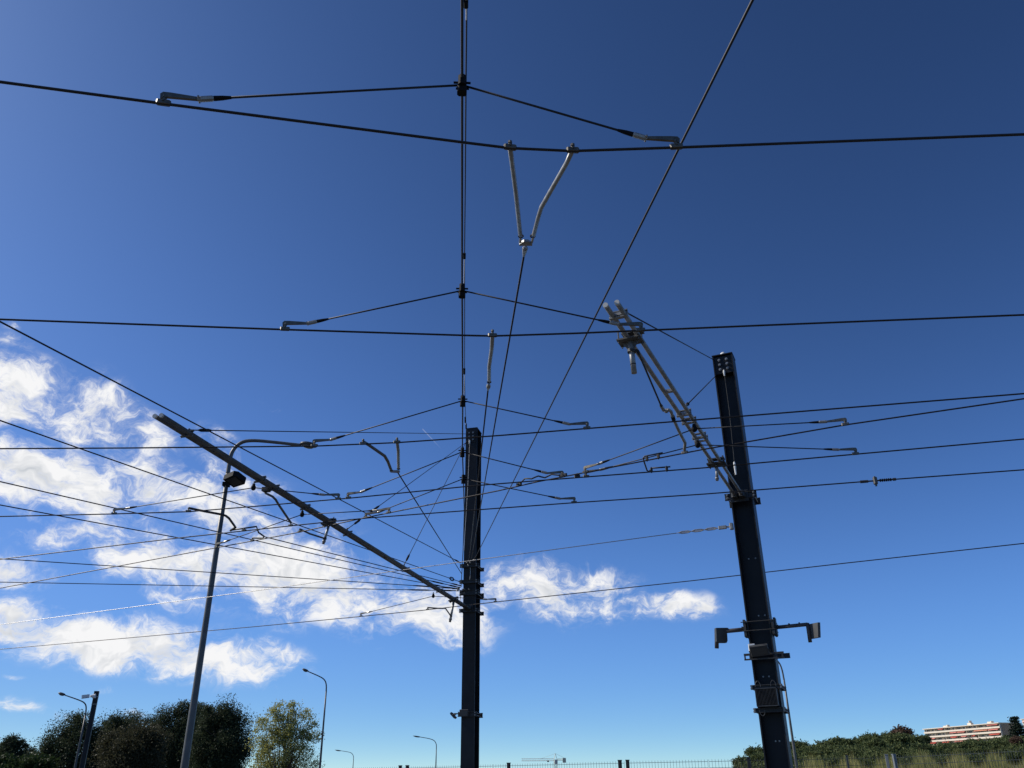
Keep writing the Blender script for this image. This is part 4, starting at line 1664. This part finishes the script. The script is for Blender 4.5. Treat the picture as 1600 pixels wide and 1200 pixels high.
# (px centre, top py, distance, half width px, ...)
def broad(name, label, px, top_py, d, hw_px, matl, seed, nl=5, dens=1.0, leaf=0.08, group=TG, cl=0.95, extra=()):
    base, zt = tree_at(px, top_py, d)
    hw = hw_px * d * 0.90 / FPX
    rg = random.Random(seed)
    lobes = [(0, 0, zt * 0.54, hw * 0.86, hw * 0.7, zt * 0.41)]
    for i in range(nl):
        a = rg.uniform(0, 6.28)
        lobes.append((hw * 0.5 * math.cos(a), hw * 0.4 * math.sin(a), zt * rg.uniform(0.45, 0.78), hw * rg.uniform(0.32, 0.5), hw * rg.uniform(0.3, 0.45), zt * rg.uniform(0.14, 0.2)))
    for (ex, ey, er) in extra:
        k = d * 0.90 / FPX
        ez = PD(px + ex, ey, d).z
        lobes.append((ex * k, 0, ez - er * k, er * k, er * k, er * k))
    n_cl = int(210 * dens * max(1.0, hw / 4.0))
    return make_tree(name, label, base, lobes, n_cl, int(310 * dens), cl, leaf, matl, seed, group, trunk_r=0.28, fork=zt * 0.25, drop=0.25)


broad('eucalyptus_tree', 'dark bushy tree at left directly behind the slim lamp and camera post', 125, 1116, 80, 60, LM_EUC, 11, extra=((-5, 1112, 22), (55, 1113, 20), (-35, 1135, 22), (80, 1118, 14)))
broad('eucalyptus_tree', 'brownish dense tree left of the tall grey lamp post', 215, 1130, 70, 55, LM_BRN, 23, extra=((10, 1130, 20), (-30, 1140, 16)))
broad('eucalyptus_tree', 'dark tree with its top just behind the tall grey lamp post', 280, 1095, 92, 48, LM_EUC, 31, extra=((8, 1091, 15), (-25, 1108, 16)))
broad('eucalyptus_tree', 'tallest dark tree, between the tall grey lamp post and the yellowish tree', 350, 1098, 84, 52, LM_EUC, 47, extra=((8, 1091, 16), (-22, 1097, 16), (35, 1112, 14), (34, 1150, 18)))
broad('eucalyptus_tree', 'dark tree filling the gap behind the brownish tree', 195, 1116, 100, 42, LM_EUC, 83, extra=((12, 1110, 16), (-22, 1122, 16), (38, 1120, 14)))
broad('eucalyptus_tree', 'dark tree filling the gap right behind the tall grey lamp post', 316, 1098, 100, 36, LM_EUC, 89, extra=((-6, 1096, 14), (18, 1100, 14)))
broad('eucalyptus_tree', 'small far tree with split top at the left edge', 22, 1152, 120, 30, LM_EUC, 53, 3, 0.6, 0.12, None, 0.8, extra=((-2, 1148, 12), (24, 1164, 11)))
broad('pine_tree', 'low fresh green bushy pine at the bottom left corner', 22, 1181, 75, 52, LM_GRN, 61, 4, 0.7, 0.12, None, 0.7, extra=((-10, 1177, 14), (30, 1182, 12), (50, 1184, 10)))

# yellowing poplar, airy with upright branches
base, zt = tree_at(452, 1098, 70)
k = 70 * 0.90 / FPX
lob = [(0, 0, zt * 0.55, 2.0, 1.7, zt * 0.38)]
for ex, ey, er in ((-18, 1106, 13), (8, 1103, 13), (26, 1112, 12), (-36, 1126, 14), (40, 1138, 15), (-38, 1160, 14), (44, 1165, 12), (0, 1130, 22), (-30, 1190, 18), (44, 1190, 14)):
    lob.append((ex * k, rnd.uniform(-0.6, 0.6), PD(452 + ex, ey, 70).z - er * k * 0.5, er * k, er * k, er * k * 1.1))
pop = make_tree('poplar_tree', 'airy yellowish green poplar standing apart right of the dark trees', base, lob, 290, 95, 0.62, 0.058, LM_YEL, 71, None, 0.16, 0.6, 1.2)
b = MB()
rg = random.Random(4)
for i in range(34):
    a = rg.uniform(0, 6.28)
    rr_ = rg.uniform(0.2, 1.0)
    x1, y1 = 2.3 * rr_ * math.cos(a), 2.0 * rr_ * math.sin(a)
    z1_ = zt * rg.uniform(0.6, 0.93) * (1 - 0.2 * rr_)
    b.tube([base + V((x1 * 0.08, y1 * 0.08, 0.5)), base + V((x1 * 0.45, y1 * 0.45, z1_ * 0.45)), base + V((x1 * 0.9, y1 * 0.9, z1_ * 0.8)), base + V((x1, y1, z1_))], [0.06, 0.045, 0.025, 0.01], 5, False)
b.build('branches', M_BARK, pop, True)

# ------------------------------------------------------------------ wooded hill: pines, cedar, russet tree
def pine_meshes(seed, matl, wide=3.6, tall=8.0):
    rg = np.random.default_rng(seed)
    n = 120
    th = rg.uniform(0, 2 * math.pi, n)
    rr_ = wide * np.sqrt(rg.uniform(0, 1, n)) * 0.82
    zz = tall * 0.74 + (1 - (rr_ / wide) ** 2) * tall * 0.27 * rg.uniform(-0.3, 1.0, n) - 0.05 * tall
    cc = np.stack([rr_ * np.cos(th), rr_ * np.sin(th), zz], 1)
    low = rg.uniform(0, 1, n) < 0.22
    cc[low, 2] -= tall * rg.uniform(0.08, 0.36, low.sum())
    idx = np.repeat(np.arange(n), 34)
    off = rg.normal(size=(len(idx), 3)) * np.array([0.55, 0.55, 0.42])
    crown = leaf_mesh('crown', cc[idx] + off, None, 0.30, 0.6, seed + 3, matl)
    b = MB()
    b.tube([V((0, 0, -0.5)), V((0.15, 0, tall * 0.4)), V((0.05, 0.1, tall * 0.78))], [0.26, 0.19, 0.08], 6)
    for i in range(9):
        c = V(cc[i * 5])
        b.tube([V((0.1, 0, tall * 0.45)), lerp(V((0.1, 0, tall * 0.5)), c, 0.6), c], [0.10, 0.07, 0.03], 4, False)
    me = bpy.data.meshes.new('trunk')
    me.from_pydata([tuple(v) for v in b.v], [], b.f)
    me.materials.append(M_BARK)
    return crown, me


PM = [pine_meshes(101, LM_PIN), pine_meshes(113, LM_PIN, 4.2, 8.6), pine_meshes(127, LM_PIN, 3.0, 7.4)]


def place_pine(px, py_top, d, label, group, i, scale=1.0, meshes=None, name='umbrella_pine'):
    """pine whose top shows at the pixel; it is rooted on the hill or the plain"""
    q = PD(px, py_top, d)
    gz = hill_h(q.x, q.y) - 0.3
    crown, trunk = (meshes or PM[i % 3])
    hgt = max(3.0, q.z - gz)
    sc = scale
    e = thing(name, label, 'tree', V((q.x, q.y, q.z - 8.0 * sc)), group)
    e.scale = (sc, sc, sc)
    e.rotation_euler = (0, 0, (i * 2.399) % 6.283)
    for nm, me in (('crown', crown), ('trunk', trunk)):
        o = bpy.data.objects.new(nm, me)
        col.objects.link(o)
        o.parent = e
    if q.z - 8.0 * sc > gz:          # lengthen the trunk to reach the slope
        b = MB()
        L_ = (q.z - 8.0 * sc - gz) / sc + 1.0
        b.tube([V((0, 0, -L_)), V((0, 0, -0.3))], [0.32, 0.26], 6)
        me = bpy.data.meshes.new('lower_trunk')
        me.from_pydata([tuple(v) for v in b.v], [], b.f)
        me.materials.append(M_BARK)
        o = bpy.data.objects.new('lower_trunk', me)
        col.objects.link(o)
        o.parent = e
    return e


# skyline of the wood: (px, top y)
SKYL = [(1158, 1181), (1182, 1168), (1200, 1170), (1225, 1163), (1245, 1159), (1262, 1162), (1282, 1158), (1303, 1154), (1322, 1151), (1340, 1151), (1358, 1147),
        (1378, 1147), (1428, 1152), (1438, 1162)]
HG = 'pines of the wooded hill'
ORD = ['first', 'second', 'third', 'fourth', 'fifth', 'sixth', 'seventh', 'eighth', 'ninth', 'tenth', 'eleventh', 'twelfth', 'thirteenth', 'fourteenth', 'fifteenth', 'sixteenth', 'seventeenth', 'eighteenth', 'nineteenth', 'twentieth']
ii = 0
skyline = sorted(SKYL + [(1390, 1143), (1400, 1146), (1423, 1145)])
for k, (px, py) in enumerate(skyline):
    place_pine(px, py, 330 + 20 * math.sin(px), '%s pine from the left on the skyline of the right hill wood' % ORD[k], HG, ii, 1.0 + 0.22 * ((ii * 7) % 5) / 5)
    ii += 1
for row, (dy, dd, step, nm) in enumerate(((10, 300, 19, 'upper row inside'), (20, 275, 19, 'middle row inside'), (30, 255, 21, 'lowest row of'))):
    x = 1160 + row * 7 + 22 * row
    k = 0
    while x < 1445:
        sk = np.interp(x, [p[0] for p in SKYL], [p[1] for p in SKYL])
        py = sk + dy + rnd.uniform(-3, 3)
        if py < 1200:
            place_pine(x, py, dd + rnd.uniform(-10, 10), '%s pine from the left in the %s the right hill wood' % (ORD[k], nm), HG, ii, rnd.uniform(0.9, 1.1))
            ii += 1
            k += 1
        x += step + rnd.uniform(-4, 4)
# rows in front of the apartment block
HG2 = 'pines below the apartment block'
ROWS = (('farthest', [(1450, 1163, 480), (1464, 1166, 480), (1478, 1164, 490), (1493, 1161, 490), (1508, 1160, 490), (1522, 1158, 500), (1537, 1157, 500), (1552, 1156, 500), (1566, 1155, 500), (1600, 1150, 500)]),
        ('second farthest', [(1452, 1169, 400), (1468, 1167, 400), (1486, 1165, 400), (1500, 1161, 400), (1515, 1162, 400), (1529, 1158, 400), (1545, 1160, 400), (1561, 1158, 400), (1576, 1160, 400), (1595, 1158, 400)]),
        ('third farthest', [(1448, 1175, 340), (1462, 1176, 340), (1476, 1174, 340), (1492, 1173, 340), (1507, 1170, 340), (1521, 1171, 340), (1536, 1169, 340), (1553, 1170, 340), (1571, 1168, 340), (1590, 1165, 340), (1610, 1162, 340)]),
        ('nearest', [(1455, 1184, 300), (1472, 1183, 300), (1489, 1184, 300), (1506, 1181, 300), (1524, 1182, 300), (1562, 1180, 300), (1581, 1175, 300), (1600, 1170, 300)]))
for nm, lst in ROWS:
    for k, (px, py, d) in enumerate(lst):
        place_pine(px, py - 2.5, d, '%s pine from the left in the %s row below the white block' % (ORD[k], nm), HG2, ii, rnd.uniform(0.85, 1.1) * d / 400 + 0.2)
        ii += 1
RM_ = pine_meshes(151, LM_RED, 3.4, 8.6)
place_pine(1407, 1137, 345, 'rounded russet brown tree rising above the hill wood', None, 3, 1.25, RM_, 'russet_tree')
place_pine(1586, 1152, 340, 'brownish low tree at the right edge below the cedar', None, 5, 0.7, RM_, 'russet_tree')
place_pine(1442, 1146, 420, 'narrow dark tree against the left end of the white apartment block', None, 6, 0.95, PM[2], 'umbrella_pine')

# cedar on the right
q = PD(1585, 1122, 520)
gz = hill_h(q.x, q.y) - 0.4
hgt = q.z - gz
rg = np.random.default_rng(33)
cc = []
kx = 520 * 0.9 / FPX
for lv in range(9):
    f = lv / 8
    zz = hgt * (0.30 + 0.68 * f)
    rad_ = (1 - f) * 17 * kx + 3.0 * kx
    for j_ in range(int(10 - 6 * f)):
        a = rg.uniform(0, 6.28)
        for s_ in np.linspace(0.2, 1, 5):
            cc.append((rad_ * s_ * math.cos(a), rad_ * s_ * math.sin(a), zz + 0.5 * s_))
cc = np.array(cc)
idx = np.repeat(np.arange(len(cc)), 22)
off = rg.normal(size=(len(idx), 3)) * np.array([0.8, 0.8, 0.35])
me = leaf_mesh('crown', cc[idx] + off, None, 0.5, 0.5, 77, LM_CED)
e = thing('cedar_tree', 'dark layered cedar right of the white apartment block', 'tree', V((q.x, q.y, gz)))
o = bpy.data.objects.new('crown', me)
col.objects.link(o)
o.parent = e
b = MB()
b.tube([V((q.x, q.y, gz)), V((q.x, q.y, gz + hgt * 0.95))], [0.5, 0.08], 7)
b.build('trunk', M_BARK, e, True)

# ------------------------------------------------------------------ apartment block on the hill
M_BW = mat('white_render', (0.74, 0.66, 0.54), 0.8, 0, 0.08, 0.5)
M_BWALL = mat('cream_wall', (0.62, 0.55, 0.43), 0.85, 0, 0.15, 0.4)
M_BGLASS = mat('far_window_glass', (0.06, 0.07, 0.08), 0.15)
M_RED = mat('red_awning', (0.50, 0.09, 0.06), 0.8)
M_ORA = mat('orange_awning', (0.56, 0.24, 0.15), 0.8)
M_PNK = mat('faded_pink_awning', (0.55, 0.20, 0.16), 0.8)
M_BEND = mat('shaded_brown_end_wall', (0.33, 0.27, 0.20), 0.85)  # brownish end, darker than the cream wall: its shade is mixed into the colour


def rail_pt(px, py, d):
    return PD(px, py, d)


bd = 640
bA = PD(1444, 1139.5, bd * 1.06)
# right end placed so that the roof line is level in the world
ra = ray(1561, 1129.5)
bB = V((ra.x, ra.y, 0)) * ((bA.z - EYE) / ra.z)
bB.z = bA.z
zroof = bA.z
bt = (bB - bA); bt.z = 0
BL = bt.length
bt = bt.normalized()
bn = V((bt.y, -bt.x, 0))             # outward, towards the viewer
if bn.dot(-bA) < 0:
    bn = -bn
gz = min(hill_h(bA.x, bA.y), hill_h(bB.x, bB.y)) - 2
ST = PD(1444, 1139.5, bd * 1.06).z - PD(1446.3, 1146.2, bd * 1.06).z
ap = thing('apartment_block', 'long white apartment block with red awnings on the hill at right', 'building', V((bA.x, bA.y, gz)))
print('BLOCK', BL, 'storey', ST, 'dist', bA.length, bB.length)
dep = 11.0


def bpt(s_, n_, z):
    return V((bA.x, bA.y, z)) + bt * s_ + bn * n_


MB().box(bpt(BL / 2, -dep / 2 - 0.8, (gz + zroof) / 2), bt, bn, UPV, BL - 0.6, dep - 1.2, zroof - gz - 0.4).build('wall', M_BWALL, ap)
MB().box(bpt(BL + 0.0, -dep / 2 - 0.8, (gz + zroof) / 2 - 0.3), bt, bn, UPV, 0.7, dep - 0.8, zroof - gz - 1.0).build('end_wall', M_BEND, ap)
MB().box(bpt(BL / 2, -dep / 2 + 0.3, zroof), bt, bn, UPV, BL + 1.2, dep + 1.6, 0.5).build('roof_slab', M_BW, ap)
nst = max(4, int((zroof - gz) / ST))
for f in range(1, min(nst, 6) + 1):
    z = zroof - f * ST
    fl = MB().box(bpt(BL / 2, -0.3, z), bt, bn, UPV, BL + 0.6, 2.0, 0.25).build('balcony', M_BW, ap)
    MB().box(bpt(BL / 2, 0.66, z + 0.55), bt, bn, UPV, BL + 0.6, 0.08, 0.85).build('parapet', M_BW, fl)
    nb = 14
    for i in range(nb):
        s0 = (i + 0.5) * BL / nb
        w_ = BL / nb * (0.5 if (i + f) % 3 else 0.34)
        wdw = MB().box(bpt(s0, -1.36, z + ST * 0.50), bt, bn, UPV, w_, 0.1, ST * 0.62).build('window', M_BGLASS, ap)
        MB().box(bpt(s0, -1.28, z + ST * 0.50), bt, bn, UPV, 0.14, 0.08, ST * 0.62).build('mullion', M_BW, wdw)
    for i in range(0, nb + 1, 2):
        MB().box(bpt(min(BL - 0.2, max(0.2, i * BL / nb)), -0.55, z + ST / 2), bt, bn, UPV, 0.18, 1.4, ST - 0.3).build('divider', M_BW, ap)
for f, s0, s1, m_ in ((1, 0.21, 0.28, M_RED), (1, 0.86, 0.99, M_PNK), (2, 0.36, 0.45, M_PNK), (2, 0.46, 0.56, M_PNK), (2, 0.68, 0.85, M_ORA), (2, 0.86, 0.98, M_PNK),
                      (3, 0.36, 0.44, M_RED), (3, 0.64, 0.68, M_RED), (3, 0.86, 0.985, M_RED), (3, 0.04, 0.14, M_PNK), (3, 0.50, 0.57, M_PNK), (4, 0.01, 0.14, M_RED), (4, 0.23, 0.32, M_RED), (4, 0.40, 0.55, M_PNK), (4, 0.66, 0.72, M_PNK), (5, 0.11, 0.18, M_RED)):
    if f > nst:
        continue
    z = zroof - f * ST + ST * 0.78
    c = bpt((s0 + s1) / 2 * BL, 0.45, z)
    MB().box(c, bt, bn - UPV * 0.55, UPV + bn * 0.55, (s1 - s0) * BL, 2.2, 0.10).build('awning', m_, ap)
for s0, w_, h_ in ((0.24, 3.0, 1.2), (0.27, 1.2, 1.7), (0.56, 3.6, 1.7), (0.565, 0.5, 3.2), (0.80, 2.8, 1.4), (0.825, 0.9, 1.8)):
    MB().box(bpt(s0 * BL, -4 - 3 * s0, zroof + 0.25 + h_ / 2), bt, bn, UPV, w_, 2.2, h_).build('roof_structure', M_BW, ap)

# second block cut by the right edge
q = PD(1597, 1123, 600)
e = thing('apartment_block', 'pale block with pink eaves cut off by the right edge', 'building', V((q.x, q.y, hill_h(q.x, q.y) - 2)))
cx = V((q.x + 12, q.y + 4, 0))
z0 = hill_h(q.x, q.y) - 2
MB().box(V((cx.x, cx.y, (z0 + q.z) / 2)), bt, bn, UPV, 15, 10, q.z - z0).build('wall', M_BW, e)
MB().box(V((cx.x, cx.y, q.z + 0.2)), bt, bn, UPV, 16.5, 11.5, 0.4).build('roof_slab', M_BW, e)
MB().box(V((cx.x, cx.y, q.z - 1.6)) + bn * 5.4, bt, bn, UPV, 14, 1.0, 0.4).build('awning', M_PNK, e)
for i in range(5):
    MB().box(V((cx.x, cx.y, q.z - 3.2)) + bn * 5.02 + bt * (-6 + 3 * i), bt, bn, UPV, 1.5, 0.1, 1.8).build('window', M_BGLASS, e)

# ------------------------------------------------------------------ tower crane
dC = 420
M_CRN = mat('pale_yellow_crane_paint', (0.70, 0.64, 0.45), 0.6)
M_CRW = mat('concrete_counterweight', (0.62, 0.58, 0.5), 0.8)
top = PD(868, 1187, dC)
base = V((top.x, top.y, 0))
e = thing('tower_crane', 'tiny pale tower crane above the fence right of the centre mast', 'crane', base)


def lattice(a, c, w_, h_, n, up_=UPV):
    b = MB()
    t, s, w = frame_of(c - a)
    L_ = (c - a).length
    rails = [s * w_ / 2 - w * h_ / 2, -s * w_ / 2 - w * h_ / 2, w * h_ / 2]
    for r_ in rails:
        b.tube([a + r_, c + r_], 0.09, 4)
    for i in range(n):
        p0 = a + t * L_ * i / n
        p1 = a + t * L_ * (i + 0.5) / n
        p2 = a + t * L_ * (i + 1) / n
        for s_ in (0, 1):
            b.tube([p0 + rails[s_], p1 + rails[2], p2 + rails[s_]], 0.05, 4, False)
        b.tube([p0 + rails[0], p0 + rails[1]], 0.05, 4, False)
    return b


jl, jr = PD(815, 1189.3, dC), PD(884, 1186.2, dC)
jl.z = jr.z = top.z + 0.1
MB_ = lattice(V((top.x - 0.8, top.y, top.z)), jl, 1.0, 0.9, 18)
MB_.build('jib', M_CRW, e)
lattice(V((top.x + 0.8, top.y, top.z)), jr, 1.0, 0.6, 5).build('counter_jib', M_CRN, e)
b = MB()
for sx in (-0.7, 0.7):
    for sy in (-0.7, 0.7):
        b.tube([base + V((sx, sy, 0)), V((top.x + sx, top.y + sy, top.z))], 0.09, 4)
nn_ = 9
for i in range(nn_):
    z0, z1_ = top.z * i / nn_, top.z * (i + 1) / nn_
    for sx in (-0.7, 0.7):
        b.tube([base + V((sx, -0.7, z0)), base + V((-sx, -0.7, z1_))], 0.05, 4, False)
        b.tube([base + V((-0.7, sx, z0)), base + V((0.7, -sx, z1_))], 0.05, 4, False)
b.build('tower', M_CRN, e)
b = MB()
ap_ = V((top.x, top.y, top.z + 2.6))
for sx in (-0.7, 0.7):
    for sy in (-0.6, 0.6):
        b.tube([V((top.x + sx, top.y + sy, top.z)), ap_], 0.08, 4)
b.tube([ap_, lerp(top, jl, 0.45) + UPV * 0.4], 0.04, 4)
b.tube([ap_, jr + UPV * 0.3], 0.04, 4)
b.build('tower_head', M_CRN, e)
MB().box(V((top.x + 0.2, top.y - 1.4, top.z - 0.9)), (1, 0, 0), (0, 1, 0), UPV, 1.3, 1.5, 1.8).build('cab', M_CRW, e)
MB().box(V((jr.x - 0.7, jr.y, jr.z - 0.4)), (1, 0, 0), (0, 1, 0), UPV, 1.5, 1.2, 2.0).build('counterweight', M_CRN, e)
MB().box(lerp(top, jl, 0.22) - UPV * 0.6, (1, 0, 0), (0, 1, 0), UPV, 0.9, 0.8, 0.7).build('trolley', M_GREY, e)

# ------------------------------------------------------------------ reeds behind the fence at right
rg = np.random.default_rng(5)
N = 42000
pxs = rg.uniform(1120, 1640, N)
ds = rg.uniform(29, 48, N)
cosn = []
vv = np.empty((N, 4, 3))
hh = np.interp(pxs, [1120, 1160, 1230, 1300, 1390, 1440, 1500, 1560, 1640], [1.2, 1.82, 2.1, 2.22, 2.2, 2.3, 2.25, 2.25, 2.2]) + 0.22 * np.sin(pxs * 0.11) + 0.15 * np.sin(pxs * 0.37 + ds) 
for i in range(N):
    r_ = ray(pxs[i], 1190)
    s_ = ds[i] / r_.y
    x, y = r_.x * s_, r_.y * s_
    h_ = max(0.4, hh[i] * rg.uniform(0.66, 1.03) + (ds[i] - 29) * 0.004)
    a = rg.uniform(0, 6.28)
    lx, ly = rg.normal() * 0.07, rg.normal() * 0.07
    w_ = rg.uniform(0.006, 0.015)
    wx, wy = w_ * math.cos(a), w_ * math.sin(a)
    z0 = max(0, h_ - rg.uniform(0.5, 1.6)) * (0 if rg.uniform() < 0.4 else 1)
    vv[i] = [(x, y, z0), (x + lx * .5 + wx, y + ly * .5 + wy, z0 + (h_ - z0) * 0.55), (x + lx, y + ly, h_), (x + lx * .5 - wx, y + ly * .5 - wy, z0 + (h_ - z0) * 0.5)]
me = bpy.data.meshes.new('reeds')
me.vertices.add(N * 4)
me.vertices.foreach_set('co', vv.reshape(-1).astype(np.float32))
me.loops.add(N * 4)
me.loops.foreach_set('vertex_index', np.arange(N * 4, dtype=np.int32))
me.polygons.add(N)
me.polygons.foreach_set('loop_start', np.arange(0, N * 4, 4, dtype=np.int32))
me.polygons.foreach_set('loop_total', np.full(N, 4, dtype=np.int32))
me.materials.append(LM_REED)
me.update(calc_edges=True)
o = bpy.data.objects.new('reeds', me)
col.objects.link(o)
tag(o, 'yellow green reeds growing behind the fence at right', 'reeds')
o['kind'] = 'stuff'
